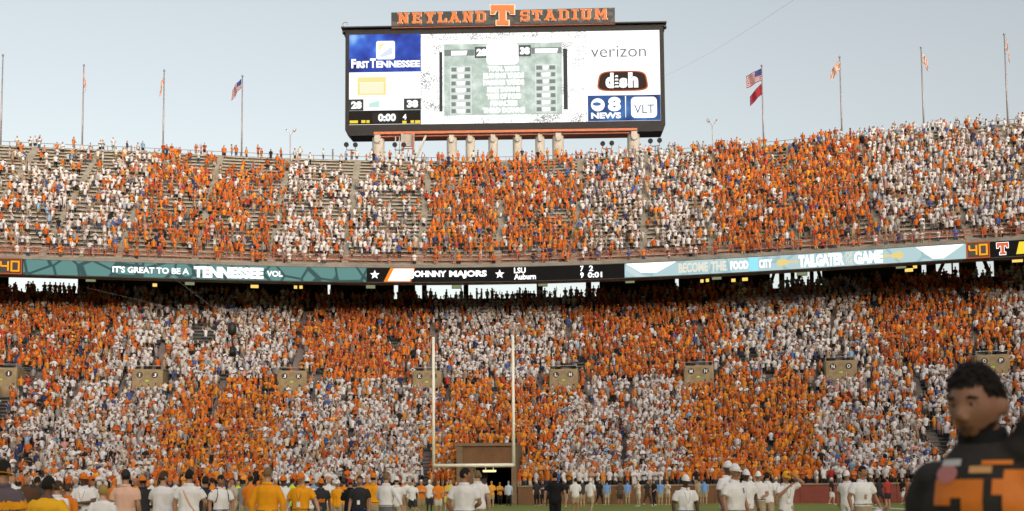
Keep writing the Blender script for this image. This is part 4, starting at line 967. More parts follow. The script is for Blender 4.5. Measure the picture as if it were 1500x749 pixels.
def bounds(lst, o, z): return [(s_of(a, o, z), s_of(b_, o, z), c) for a, b_, c in lst]
B_UP = bounds([(-400, 203, 'W'), (203, 410, 'O'), (410, 622, 'W'), (622, 848, 'O'), (848, 1043, 'W'), (1043, 1275, 'O'), (1275, 1900, 'W')], UP_O + 12, UP_Z + 9.5)
B_MID = bounds([(-400, 160, 'O'), (160, 425, 'W'), (425, 620, 'O'), (620, 838, 'W'), (838, 1055, 'O'), (1055, 1275, 'W'), (1275, 1482, 'O'), (1482, 1900, 'W')], -1, 17)
B_LOW = bounds([(-400, 22, 'M'), (22, 238, 'W'), (238, 405, 'O'), (405, 630, 'W'), (630, 812, 'O'), (812, 1000, 'W'), (1000, 1190, 'O'), (1190, 1900, 'W')], -19, 6)
def sect(B, s):
    for a, b_, c in B:
        if a <= s < b_: return c
    return 'M'
def hash_noise(x, y, seed=0):
    xi = np.floor(x); yi = np.floor(y); xf = x - xi; yf = y - yi; xf = xf * xf * (3 - 2 * xf); yf = yf * yf * (3 - 2 * yf)
    h = lambda a, b_: np.modf(np.abs(np.sin(a * 127.1 + b_ * 311.7 + seed * 74.7) * 43758.5453))[0]
    return (h(xi, yi) * (1 - xf) + h(xi + 1, yi) * xf) * (1 - yf) + (h(xi, yi + 1) * (1 - xf) + h(xi + 1, yi + 1) * xf) * yf

crowd = []     # (pos, rot, scale, shirt, bottom, hair, skin, pose, row, deck)
def thin(px, py, patches):
    m_ = 1.0
    for cx, cy, rx, ry, k in patches:
        d_ = ((px - cx) / rx) ** 2 + ((py - cy) / ry) ** 2
        if d_ < 1: m_ *= k
    return m_
P_UP = [(60, 235, 120, 40, .45), (345, 240, 70, 26, .4), (470, 240, 60, 25, .5), (560, 245, 60, 20, .55), (130, 300, 30, 30, .5), (40, 330, 50, 15, .7), (1140, 235, 30, 18, .6), (1355, 215, 20, 40, .55), (1200, 215, 40, 10, .5), (600, 330, 30, 40, .6), (800, 330, 40, 25, .7), (480, 300, 20, 30, .6), (940, 350, 40, 14, .6), (380, 320, 25, 20, .6), (110, 345, 40, 10, .5),
        (1250, 270, 90, 60, 1.3), (720, 290, 90, 50, 1.2), (1180, 300, 100, 50, 1.25), (1430, 280, 70, 50, 1.2), (950, 270, 60, 50, 1.15)]
P_LO = [(297, 502, 17, 22, .12), (440, 532, 10, 14, .3), (1097, 536, 22, 13, .15), (1180, 508, 16, 9, .2), (1283, 462, 12, 10, .3), (575, 510, 10, 22, .3), (120, 530, 12, 14, .3), (860, 545, 18, 10, .35), (1430, 505, 10, 12, .3), (905, 470, 12, 10, .4), (520, 590, 30, 14, .5), (900, 600, 40, 8, .55), (560, 625, 30, 10, .7), (462, 470, 8, 18, .35), (700, 530, 20, 9, .55), (1365, 660, 25, 12, .2), (5, 600, 7, 40, .1)]
CUM = {k: np.cumsum(SP[k]) for k in 'OWML'}; CUM.update(b=np.cumsum(BOT_P), h=np.cumsum(HAIR_P), s=np.cumsum(SKIN_P), p=np.cumsum(POSE_W)); HDG = np.arctan2(TY, TX)
def place(n_rows, o0, z0, t, r, deck):
    for i in range(n_rows):
        o = o0 + t * i; z = lo_z(i) if deck == 'lo' else z0 + r * i
        gaps = row_gap(i) if deck == 'lo' else []
        ais = AISLES_LO if deck == 'lo' else AISLES_UP
        if deck == 'up' and i == 0: continue
        st = .48 + RNG.random(400) * .15 if deck == 'lo' else .47 + RNG.random(400) * .13
        sv = 2.0 + np.cumsum(st); sv = sv[sv < SMAX - 2.0]
        PV = cpos(sv, o, z); pxv, pyv = proj(PV); nzv = hash_noise(sv * .33, np.full(len(sv), i * .42), 3 if deck == 'up' else 5)
        for s, px, py, nz in zip(sv, pxv, pyv, nzv):
            if px < -70 or px > 1570: continue
            if any(a < s < b_ for a, b_ in gaps): continue
            ia = any(abs(s - a) < hw and i0 - 1 <= i < i1 for a, i0, i1, hw in ais)
            if deck == 'up':
                pr = (.36 if px < 640 else .43) + .64 * nz; pr *= thin(px, py, P_UP)
                if i < 3: pr *= (.45, .35, .35)[i]
                if i >= n_rows - 4: pr *= .65
                if px > 1040: pr *= 1.25
                if i == n_rows - 1:
                    pr = .55 if (500 < px < 1000 or px > 1270) else .28
                B = B_UP
            else:
                pr = .90 + .2 * (nz - .5); pr *= thin(px, py, P_LO)
                if i > LO_N - 4: pr *= .8
                B = B_MID if i >= POR_ROW1 - 3 else B_LOW
                if i >= POR_ROW1 - 6 and i < POR_ROW1 - 1: pr *= .93
            if ia: pr *= .45 if deck == 'up' else (.02 if abs(a_stair(s)) < .9 and i < 13 else .42)
            if RNG.random() > pr: continue
            c = sect(B, s + RNG.normal() * (.55 if deck == 'up' else .95))
            if deck == 'lo' and 20 <= i <= 27 and c != 'O' and RNG.random() < .25: c = 'M'
            if c == 'O' and B is B_LOW: c = 'L'
            u_ = RNG.random(5); pk = lambda k, cp: min(int(np.searchsorted(cp, u_[k])), len(cp) - 1); sh = pk(0, CUM[c]); bo = pk(1, CUM['b']); ha = pk(2, CUM['h']); sk = pk(3, CUM['s']); po = pk(4, CUM['p'])
            hd = float(np.interp(s, SS, HDG)) + RNG.normal() * .65
            if deck == 'up' and i == n_rows - 1: o_j = RNG.random() * 1.0
            else: o_j = (RNG.random() - .5) * .16 - .1
            dxy = o_j; P = (0, 0, z)
            sc = .90 + RNG.random() * .12
            if RNG.random() < (.05 if deck == 'lo' else .10): sc *= .72      # seated or small
            crowd.append((o + o_j, 0.0, P[2], hd, sc, sh, bo, ha, sk, po, i, 0 if deck == 'lo' else 1, s))
def a_stair(s): return s - S_STAIR
place(LO_N, LO_O, LO_Z, LO_T, 0, 'lo')
place(UP_N, UP_O, UP_Z, UP_T, UP_R, 'up')
CR = np.array(crowd); CR[:, :3] = cpos(CR[:, 12], CR[:, 0], CR[:, 2])
print('CROWD', len(CR), int((CR[:, 11] == 0).sum()), int((CR[:, 11] == 1).sum()))
def person_cols(r):
    n = len(r); j = lambda a: a * (0.72 + .36 * RNG.random((n, 1)))
    sh = j(SHC[r[:, 5].astype(int)]); bo = j(BOTC[r[:, 6].astype(int)]); ha = j(HAIRC[r[:, 7].astype(int)]); sk = j(SKIN[r[:, 8].astype(int)])
    long_ = (RNG.random((n, 1)) < .3); leg = np.where(long_, bo, sk)
    return np.stack([sh, sk, bo, leg, ha, bo * .3], 1)      # n,6,3
# the 300 nearest spectators in view become individuals
px_all, _ = proj(CR[:, :3]); dist = np.hypot(CR[:, 0], CR[:, 1])
cand = np.where((CR[:, 11] == 0) & (CR[:, 10] <= 2) & (px_all > 3) & (px_all < 1497))[0]
cand = cand[np.argsort(dist[cand] + CR[cand, 10] * 4)][:300]
mask = np.ones(len(CR), bool); mask[cand] = False
REST = CR[mask]
CROWDM = bpy.data.materials.new('spectator_clothing'); CROWDM.use_nodes = True; nt = CROWDM.node_tree; b = nt.nodes['Principled BSDF']; b.inputs['Roughness'].default_value = 0.85; b.inputs['Specular IOR Level'].default_value = 0.2
at = nt.nodes.new('ShaderNodeAttribute'); at.attribute_name = 'tone'; nt.links.new(at.outputs['Color'], b.inputs['Base Color'])
def stack(rows_):
    Vs = []; Ts = []; Cs = []; base = 0
    cols = person_cols(rows_)
    for po, hid in [(p, h) for p in range(len(POSES)) for h in (0, 1)]:
        idx = np.where((rows_[:, 9].astype(int) == po) & (((rows_[:, 11] == 0) & (rows_[:, 10] > 4)) == bool(hid)))[0]
        if not len(idx): continue
        V, T, PID = (TEMPL_S if hid else TEMPL)[po]; r_ = rows_[idx]; n = len(idx)
        mir = np.where(RNG.random(n) < .5, -1.0, 1.0)
        wd = (.94 + .18 * RNG.random(n)) * r_[:, 4]
        lx = V[None, :, 0] * mir[:, None] * wd[:, None]; ly = V[None, :, 1] * wd[:, None]; lz = V[None, :, 2] * r_[:, 4][:, None]
        lean = (RNG.random(n) - .5) * .09; lx = lx + lz * lean[:, None]; ly = ly - lz * (RNG.random(n) * .1 - .03)[:, None]
        c, s_ = np.cos(r_[:, 3])[:, None], np.sin(r_[:, 3])[:, None]
        X = lx * c - ly * s_ + r_[:, 0:1]; Y = lx * s_ + ly * c + r_[:, 1:2]; Z = lz + r_[:, 2:3]
        Vs.append(np.stack([X, Y, Z], -1).reshape(-1, 3)); nv = len(V)
        Ts.append((T[None] + (base + np.arange(n) * nv)[:, None, None]).reshape(-1, 3)); base += n * nv
        cc_ = cols[idx][:, PID]; Cs.append(cc_.reshape(-1, 3))
    return np.concatenate(Vs), np.concatenate(Ts), np.concatenate(Cs)
def fast_mesh(name, V, T, C):
    me = bpy.data.meshes.new(name); me.vertices.add(len(V)); me.vertices.foreach_set('co', V.astype(np.float32).ravel())
    me.loops.add(len(T) * 3); me.loops.foreach_set('vertex_index', T.astype(np.int32).ravel())
    me.polygons.add(len(T)); me.polygons.foreach_set('loop_start', np.arange(0, len(T) * 3, 3, dtype=np.int32))
    try: me.polygons.foreach_set('loop_total', np.full(len(T), 3, dtype=np.int32))
    except Exception: pass
    at = me.attributes.new('tone', 'FLOAT_COLOR', 'POINT'); at.data.foreach_set('color', np.concatenate([C, np.ones((len(C), 1))], 1).astype(np.float32).ravel())
    me.polygons.foreach_set('use_smooth', np.ones(len(T), bool))
    me.materials.append(CROWDM); me.update(calc_edges=True); me.validate(); return me
# ------------------------------------------------------------------ detailed figures
from mathutils import noise as mnoise
def remesh(V, Fc, voxel, ratio=1.0, sm=2):
    me = bpy.data.meshes.new('tmp'); me.from_pydata([tuple(v) for v in V], [], [tuple(f) for f in Fc]); me.update()
    ob = bpy.data.objects.new('tmp', me); TMP.collection.objects.link(ob)
    md = ob.modifiers.new('r', 'REMESH'); md.mode = 'VOXEL'; md.voxel_size = voxel
    if sm: md = ob.modifiers.new('s', 'SMOOTH'); md.factor = .5; md.iterations = sm
    if ratio < 1: md = ob.modifiers.new('d', 'DECIMATE'); md.ratio = ratio
    TVL.update(); dg = TVL.depsgraph
    m2 = bpy.data.meshes.new_from_object(ob.evaluated_get(dg))
    V2 = np.empty(len(m2.vertices) * 3, np.float32); m2.vertices.foreach_get('co', V2); V2 = V2.reshape(-1, 3).astype(float); F2 = [tuple(p.vertices) for p in m2.polygons]
    bpy.data.objects.remove(ob); bpy.data.meshes.remove(me); bpy.data.meshes.remove(m2)
    return V2, F2
def cat(lst):
    V = []; Fc = []
    for v, f in lst:
        b0 = len(V); V += [tuple(p) for p in v]; Fc += [tuple(i + b0 for i in q_) for q_ in f]
    return V, Fc
def loft(rings, n=20):
    V = []; Fc = []
    for cx, cy, z, rx, ry in rings:
        for j in range(n): a = 2 * math.pi * j / n; V.append((cx + rx * math.cos(a), cy + ry * math.sin(a), z))
    k = len(rings)
    for i in range(k - 1):
        for j in range(n): Fc.append((i * n + j, i * n + (j + 1) % n, (i + 1) * n + (j + 1) % n, (i + 1) * n + j))
    Fc.append(tuple(range(n))[::-1]); Fc.append(tuple((k - 1) * n + j for j in range(n)))
    return V, Fc
def ball(c, r, n=10):
    V = [(c[0], c[1], c[2] - r[2])]; Fc = []
    m_ = n // 2 + 1
    for i in range(1, m_):
        t = -math.pi / 2 + math.pi * i / m_
        for j in range(n): a = 2 * math.pi * j / n; V.append((c[0] + r[0] * math.cos(t) * math.cos(a), c[1] + r[1] * math.cos(t) * math.sin(a), c[2] + r[2] * math.sin(t)))
    V.append((c[0], c[1], c[2] + r[2])); L = len(V) - 1
    for j in range(n): Fc.append((0, 1 + (j + 1) % n, 1 + j)); Fc.append((L, L - n + j, L - n + (j + 1) % n))
    for i in range(m_ - 2):
        for j in range(n): Fc.append((1 + i * n + j, 1 + i * n + (j + 1) % n, 1 + (i + 1) * n + (j + 1) % n, 1 + (i + 1) * n + j))
    return V, Fc
HC = Vector((0, -.02, 1.652)); HS = Vector((.077, .098, .124))
def head_r(x, y, z):            # unit direction -> point in head space (metres, centred), front is -y
    fx, fy, fz = HS
    p = Vector((x * fx, y * fy, z * fz)); f = max(0.0, -y)
    if z < 0: p.x *= 1 - .30 * (-z) ** 1.6; p.y *= 1 - (.10 if y < 0 else .38) * (-z) ** 1.4
    g_ = lambda a, s_: math.exp(-(a / s_) ** 2)
    p.y -= f * .031 * g_(x, .15) * (g_(z + .22, .15) + .5 * g_(z - .0, .17))         # nose
    p.y += f * .013 * (g_(x - .38, .17) + g_(x + .38, .17)) * g_(z - .08, .12)           # eye sockets
    p.y -= f * .005 * g_(z - .26, .10) * g_(x, .6)                                        # brow
    p.y -= f * .006 * g_(z + .52, .10) * g_(x, .28) + f * .009 * g_(z + .85, .16) * g_(x, .35)  # lips, chin
    p.y += f * .004 * g_(z + .68, .06) * g_(x, .4)
    p.x += math.copysign(1, x) * .003 * g_(z + .15, .2) * g_(abs(x) - .75, .25) if x else 0
    return p
def head_mesh(n=36):
    V = []; Fc = []; m_ = n * 2 // 3
    for i in range(m_ + 1):
        t = -math.pi / 2 + math.pi * (i / m_)
        t = max(-math.pi / 2 + .02, min(math.pi / 2 - .02, t))
        for j in range(n):
            a = 2 * math.pi * j / n; V.append(HC + head_r(math.cos(t) * math.cos(a), math.cos(t) * math.sin(a), math.sin(t)))
    for i in range(m_):
        for j in range(n): Fc.append((i * n + j, i * n + (j + 1) % n, (i + 1) * n + (j + 1) % n, (i + 1) * n + j))
    Fc.append(tuple(range(n))[::-1]); Fc.append(tuple(m_ * n + j for j in range(n)))
    return V, Fc
def shell(test, k=1.07, nz=.012, n=40, seed=0, fq=6.0, rmp=.2):   # hair: outer shell over the scalp where test(x,y,z) > 0
    m_ = n // 2; V = []; Fc = []; idx = {}
    for i in range(m_ + 1):
        t = -math.pi / 2 + math.pi * i / m_; t = max(-1.55, min(1.55, t))
        for j in range(n):
            a = 2 * math.pi * j / n; d_ = (math.cos(t) * math.cos(a), math.cos(t) * math.sin(a), math.sin(t)); h = test(*d_) + .09 * mnoise.noise(Vector(d_) * 9.0 + Vector((0, seed, 0)))
            if h < -.12: continue
            kk = .95 + (k - .95) * min(1, max(0, (h + .12) / rmp))
            p = head_r(*d_) * kk; p = p * (1 + nz * 6 * (mnoise.noise(Vector(d_) * fq + Vector((seed, 0, 0)))) * .5)
            idx[(i, j)] = len(V); V.append(HC + p)
    for i in range(m_):
        for j in range(n):
            q_ = [(i, j), (i, (j + 1) % n), (i + 1, (j + 1) % n), (i + 1, j)]
            if all(c in idx for c in q_): Fc.append(tuple(idx[c] for c in q_))
    if (m_, 0) in idx: Fc.append(tuple(idx[(m_, j)] for j in range(n)))
    return V, Fc
def hair_short(x, y, z): return z - (.42 if y < -.35 else (-.02 if y < .25 else -.42)) + (.0 if y >= -.35 else 0)
def hair_long(x, y, z): return z - (.45 if y < -.45 else (-.75 if y > -.2 else -.1))
def hair_fade(x, y, z): return z - (.47 if y < -.4 else (.05 if y < .3 else -.25))
def hair_crop(x, y, z): return z - (.56 if y < -.45 else (.22 if y < .2 else -.2))
def cap_mesh(back=False):
    V = []; Fc = []; n = 24
    lv = [(.02, 1.10), (.2, 1.12), (.5, 1.11), (.8, 1.1), (.97, 1.1), (.999, 1.1)]
    for z, k in lv:
        c = math.sqrt(1 - z * z)
        for j in range(n): a = 2 * math.pi * j / n; V.append(HC + Vector((c * math.cos(a) * HS.x * k, c * math.sin(a) * HS.y * k + .004, z * HS.z * k + .012)))
    for i in range(len(lv) - 1):
        for j in range(n): Fc.append((i * n + j, i * n + (j + 1) % n, (i + 1) * n + (j + 1) % n, (i + 1) * n + j))
    Fc.append(tuple((len(lv) - 1) * n + j for j in range(n)))
    sg = 1 if back else -1; bm = []
    for k in range(13):
        a = math.pi * k / 12; ix, iy = HS.x * 1.08 * math.cos(a), HS.y * 1.08 * math.sin(a) * .95; ox, oy = ix * .98, iy + .075 * math.sin(a) ** .6
        zz = HC.z + .018 - .02 * math.sin(a)
        bm += [(HC.x + ix, HC.y + sg * iy, HC.z + .03), (HC.x + ox, HC.y + sg * oy, zz), (HC.x + ox, HC.y + sg * oy, zz - .008), (HC.x + ix, HC.y + sg * iy, HC.z + .018)]
    bf = []
    for k in range(12):
        for j in range(4): a = k * 4 + j; b_ = k * 4 + (j + 1) % 4; bf.append((a, b_, b_ + 4, a + 4))
    return (V, Fc), (bm, bf)

TORSO = [(0, .0, .80, .10, .08), (0, .0, .86, .155, .105), (0, .005, .95, .168, .115), (0, .0, 1.08, .148, .102), (0, -.008, 1.22, .168, .118), (0, -.005, 1.34, .185, .118), (0, .0, 1.42, .175, .092), (0, .012, 1.47, .10, .068), (0, .012, 1.52, .058, .058)]
def limb(P, Rd, n=12): return tubemesh(P, Rd, n, True)
def arm_pts(s, key):
    e, wv = ARMS[key] if isinstance(key, str) else key
    return Vector((s * .175, .005, 1.405)), Vector(sgn3(e, s)), Vector(sgn3(wv, s))
def leg_pts(s, stride):
    k = stride * s
    return Vector((s * .088, 0, .90)), Vector((s * .10, -.02 - .16 * k - (.03 if k > 0 else 0), .49)), Vector((s * .105, .015 - .30 * k + (.05 if k < 0 else 0), .085 + (.05 if k < 0 else 0)))
def body_lofts(spec, far=False):
    out = [('torso', loft(TORSO, 18))]
    out.append(('neck', limb([(0, .015, 1.44), (0, .005, 1.53), (0, -.01, 1.60)], [.064, .056, .056])))
    for s, key in ((1, spec['arms'][0]), (-1, spec['arms'][1])):
        S, E, W = arm_pts(s, key); d_ = (W - E).normalized()
        out.append(('arm', limb([S, S.lerp(E, .35), S.lerp(E, .8), E, E.lerp(W, .3), E.lerp(W, .75), W, W + d_ * .05, W + d_ * .10], [.062, .056, .046, .043, .044, .034, (.031, .025), (.043, .018), (.040, .013)])))
    for s in (1, -1):
        Hp, K, A = leg_pts(s, spec.get('stride', 0))
        out.append(('leg', limb([Hp + Vector((0, 0, .04)), Hp.lerp(K, .4), Hp.lerp(K, .85), K, K.lerp(A, .35), K.lerp(A, .8), A], [.095, .088, .066, .058, .060, .042, .038])))
        out.append(('foot', limb([A + Vector((0, .05, -.045)), A + Vector((0, 0, -.04)), A + Vector((s * .015, -.12, -.055)), A + Vector((s * .02, -.19, -.06))], [(.034, .034), (.042, .042), (.046, .028), (.03, .018)])))
    return out
def fingers(spec):
    out = []
    for s, key in ((1, spec['arms'][0]), (-1, spec['arms'][1])):
        S, E, W = arm_pts(s, key); d_ = (W - E).normalized()
        n_ = Vector((-s, 0, 0)); n_ = (n_ - d_ * n_.dot(d_))
        if n_.length < .3: n_ = Vector((0, 0, -1)); n_ = n_ - d_ * n_.dot(d_)
        n_.normalize(); side = d_.cross(n_).normalized()
        if side.y > 0: side = -side
        for off, L in ((-.033, .058), (-.011, .074), (.011, .080), (.033, .070)):
            b0 = W + d_ * .085 + side * off; p1 = b0 + d_ * L * .5 + n_ * .006; p2 = p1 + (d_ * .8 + n_ * .6) * L * .35; p3 = p2 + (d_ * .45 + n_ * .9) * L * .28
            out.append(limb([b0 - d_ * .02, p1, p2, p3], [.0095, .009, .008, .006], 6))
        b0 = W + d_ * .03 + side * .030; p1 = b0 + (d_ * .6 + side * .75) * .035 + n_ * .008; p2 = p1 + (d_ * .9 + side * .2 + n_ * .3) * .035
        out.append(limb([b0 - side * .015, p1, p2], [.012, .0105, .007], 6))
    return out
def shirt_lofts(spec):
    g = spec.get('girth', 1.0); hem = spec.get('hem', .84); L = []
    T_ = []
    for cx, cy, z, rx, ry in TORSO[1:7]:
        T_.append((cx, cy - (.02 * (g - 1) * 4 if .95 < z < 1.3 else 0), z, rx * (1 + (g - 1) * (1.0 if z < 1.36 else .4)) + .020, ry * (1 + (g - 1) * 1.4) + .020))
    T_[0] = (0, .0, hem, T_[1][3] * 1.0, T_[1][4] * 1.0)
    T_ += [(0, .01, 1.455, .125 + .005, .082), (0, .012, 1.485, .074, .070)]
    if spec.get('pads'):
        T_ = [(0, 0, .82, .19, .135), (0, 0, 1.0, .175, .13), (0, -.01, 1.2, .185, .145), (0, -.012, 1.33, .195, .158), (0, -.005, 1.41, .18, .14), (0, .005, 1.465, .135, .115), (0, .012, 1.505, .10, .09), (0, .012, 1.53, .078, .075)]
    L.append(loft(T_, 24))
    sl = spec.get('sleeve', .72)
    for s, key in ((1, spec['arms'][0]), (-1, spec['arms'][1])):
        S, E, W = arm_pts(s, key)
        if sl <= 1: P = [S + Vector((-s * .03, 0, .01)), S.lerp(E, .3), S.lerp(E, sl)]; Rd = [.078, .080, .074]
        else: P = [S + Vector((-s * .03, 0, .01)), S.lerp(E, .4), S.lerp(E, .9), E, E.lerp(W, .5), E.lerp(W, .97)]; Rd = [.078, .074, .064, .062, .054, .042]
        if spec.get('pads'): Rd = [r_ * 1.05 for r_ in Rd]
        L.append(limb(P, [r_ * (.7 + .3 * g) for r_ in Rd]))
        if spec.get('pads'): L.append(ball((s * .155, 0, 1.41), (.07, .10, .06), 14))
    if spec.get('pads'): L.append(ball((.20, .03, 1.535), (.11, .11, .115), 16)); L.append(ball((.14, .02, 1.49), (.10, .10, .07), 16))
    return L
def pants_lofts(spec):
    g = spec.get('girth', 1.0); L = [loft([(0, 0, .79, .15 * g, .115 * g), (0, .003, .88, .180 * g, .128 * g), (0, .003, .97, .182 * g, .126 * g), (0, 0, 1.03, .166 * g, .116 * g)], 20)]
    for s in (1, -1):
        Hp, K, A = leg_pts(s, spec.get('stride', 0))
        if spec['bottom'][0] == 'shorts': P = [Hp + Vector((0, 0, .0)), Hp.lerp(K, .4), Hp.lerp(K, .92)]; Rd = [.106, .106, .100]
        else: P = [Hp + Vector((0, 0, 0)), Hp.lerp(K, .45), K, K.lerp(A, .5), K.lerp(A, .98) + Vector((0, 0, -.02))]; Rd = [.106, .096, .078, .070, .066]
        L.append(limb(P, [r_ * (.6 + .4 * g) for r_ in Rd]))
    return L
def wrinkle(V, amp, sc, seed):
    V = np.array(V); out = V.copy(); c = V.mean(0)
    for i, v in enumerate(V):
        n1 = mnoise.noise(Vector((v[0] * sc * 1.2 + seed, v[1] * sc * 1.2, v[2] * sc * .55))); n2 = mnoise.noise(Vector((v[0] * sc * 2.4, v[1] * sc * 2.4 + seed, v[2] * sc * 1.5)))
        d_ = Vector((v[0] - c[0], v[1] - c[1], 0)); L = d_.length
        if L > 1e-4: d_ /= L; out[i, 0] += d_.x * amp * (n1 + .5 * n2); out[i, 1] += d_.y * amp * (n1 + .5 * n2)
    return out
SKM = {}
def skin_mat(i):
    tones = [(.50, .29, .20), (.44, .24, .15), (.36, .18, .105), (.13, .062, .036), (.085, .042, .026), (.55, .34, .25), (.30, .145, .085)]
    return mat('skin_tone_%d' % i, tones[i], .55, .10, 12, 0.05, 60, sss=.08)
def cloth(nm, col): return mat('cloth_' + nm.replace(' ', '_'), col, .85, .06, 5, .25, 55, spec=.15)
CL = {'white': (.83, .81, .82), 'cream': (.70, .64, .56), 'gold': (.88, .46, .025), 'amber': (.86, .35, .015), 'orange': (.74, .20, .02), 'peach': (.76, .47, .36), 'charcoal': (.035, .034, .036), 'black': (.014, .014, .016), 'grape grey': (.12, .095, .11), 'khaki': (.40, .31, .20), 'dark': (.03, .03, .036), 'grey': (.16, .16, .165), 'olive': (.14, .12, .07), 'sky': (.22, .38, .62), 'navy': (.02, .03, .09), 'blonde': (.42, .28, .09), 'brown hair': (.07, .04, .022), 'dark hair': (.016, .012, .010), 'grey hair': (.3, .29, .28), 'light hair': (.22, .14, .07), 'red': (.42, .04, .03), 'jersey grey': (.040, .036, .034), 'camo': (.22, .17, .10)}
def clo(n): return cloth(n, CL[n])
EYEW = mat('eye_white', (.42, .40, .38), .25, 0.0); EYED = mat('eye_iris', (.02, .012, .008), .2, 0.0); LIP = mat('lip_tone', (.30, .11, .09), .5, .05); LIPD = mat('dark_lip_tone', (.11, .045, .035), .45, .05)
def rot_head(V, yaw, pitch):
    M = Matrix.Translation(Vector((0, 0, 1.55))) @ Matrix.Rotation(yaw, 4, 'Z') @ Matrix.Rotation(pitch, 4, 'X') @ Matrix.Translation(Vector((0, 0, -1.55)))
    return [M @ Vector(v) for v in V]
def figure(name, X, Y, h, yaw, spec, label, group=None, face=False, vox=.014, keep=.24, cat_='person'):
    root = empty(name, (X, Y, 0), yaw, label, cat_, group); k = h / 1.78; root.scale = (k, k, k)
    sd = (abs(X) * 13.7 + Y) % 50
    hy, hp = spec.get('head_yaw', 0.0), spec.get('head_pitch', 0.0)
    parts = [p for _, p in body_lofts(spec)]
    hv, hf = head_mesh(44 if vox < .01 else 30); hm = [(rot_head(hv, hy, hp), hf)]
    for s in (1, -1):
        ev, ef = ball((s * .084, .008, HC.z - .010), (.013, .022, .034), 10); hm.append((rot_head(ev, hy, hp), ef))
        ev, ef = ball((s * .0135, HC.y - .098, HC.z - .036), (.0105, .012, .009), 8); hm.append((rot_head(ev, hy, hp), ef))
    V, Fc = cat(parts + hm); V, Fc = remesh(V, Fc, vox, keep, 2)
    fl = fingers(spec); V2, F2 = cat([(V, Fc)] + fl)
    mk('body', V2, F2, skin_mat(spec['skin']), root, True)
    # clothing
    V, Fc = cat(shirt_lofts(spec)); V, Fc = remesh(V, Fc, .018 if vox > .01 else .012, .5, 3); V = wrinkle(V, spec.get('wr', .016), 7.0, sd)
    sm = clo(spec['shirt'])
    if spec.get('band'):
        z0, z1, bc = spec['band']; mi = [1 if z0 < np.mean([V[i][2] for i in f]) < z1 else 0 for f in Fc]
        sh_o = mk('shirt', V, Fc, [sm, clo(bc)], root, True, mi)
    else: sh_o = mk('shirt', V, Fc, sm, root, True)
    bvh = BVHTree.FromPolygons([Vector(v) for v in V], Fc)
    if spec.get('collar', True):
        P = [(.088 * math.cos(a), .012 + .078 * math.sin(a), 1.487 - .022 * max(0, -math.sin(a)) ** 3) for a in np.linspace(-math.pi / 2 + .12, 1.5 * math.pi - .12, 22)]
        m_ = MB(); m_.tube(P, [(.012, .026)] * 22, 8, up=Vector((0, 0, 1))); m_.build('collar', clo(spec.get('collar_c', spec['shirt'])), sh_o, True)
    V, Fc = cat(pants_lofts(spec)); V, Fc = remesh(V, Fc, .02, .45, 2); V = wrinkle(V, .006, 7.0, sd + 9); pt = mk('shorts' if spec['bottom'][0] == 'shorts' else 'trousers', V, Fc, clo(spec['bottom'][1]), root, True)
    if spec.get('belt', True) and spec.get('hem', .84) > .93:
        P = [(.187 * math.cos(a), .003 + .132 * math.sin(a), 1.0) for a in np.linspace(0, 2 * math.pi, 25)]
        m_ = MB(); m_.tube(P, [(.022, .008)] * 25, 6, up=Vector((0, 0, 1))); m_.build('belt', clo('dark'), pt, True)
    for s in (1, -1):
        Hp, K, A = leg_pts(s, spec.get('stride', 0)); m_ = MB(); m_.tube([A + Vector((0, .065, -.035)), A + Vector((0, .03, -.03)), A + Vector((s * .01, -.07, -.04)), A + Vector((s * .016, -.15, -.052)), A + Vector((s * .02, -.205, -.06))], [(.03, .03), (.05, .055), (.052, .046), (.052, .034), (.028, .02)], 10); m_.build('shoe', clo(spec.get('shoe', 'white')), root, True)
    # head gear
    ht = spec['head']; kind, hc = ht
    if kind in ('hair', 'cap', 'capback', 'visor', 'band'):
        fn = hair_short if kind != 'hair' or spec.get('hair', 'short') == 'short' else {'long': hair_long, 'fade': hair_fade, 'crop': hair_crop}[spec['hair']]
        col_ = hc if kind == 'hair' else spec.get('under', 'dark hair')
        V, Fc = shell(fn, spec.get('hair_k', 1.10) if kind == 'hair' else 1.04, .014 if kind == 'hair' else .004, spec.get('hair_n', 40), sd, spec.get('hair_f', 6.0), spec.get('hair_r', .2)); V = rot_head(V, hy, hp)
        mk('hair', V, Fc, mat('hair_' + col_.replace(' ', '_'), CL[col_], .7, .25, 40, .6, 160, spec=.25), root, True)
    if kind in ('cap', 'capback'):
        (v1, f1), (v2, f2) = cap_mesh(kind == 'capback'); V, Fc = cat([(rot_head(v1, hy, hp), f1), (rot_head(v2, hy, hp), f2)]); mk('cap', V, Fc, clo(hc), root, True)
    if kind == 'band':
        P = rot_head([HC + Vector((HS.x * 1.06 * math.cos(a), HS.y * 1.06 * math.sin(a), -.035 + .02 * math.sin(a))) for a in np.linspace(0, 2 * math.pi, 25)], hy, hp); m_ = MB(); m_.tube(P, [(.02, .006)] * 25, 6, up=Vector((0, 0, 1))); m_.build('headband', clo(hc), root, True)
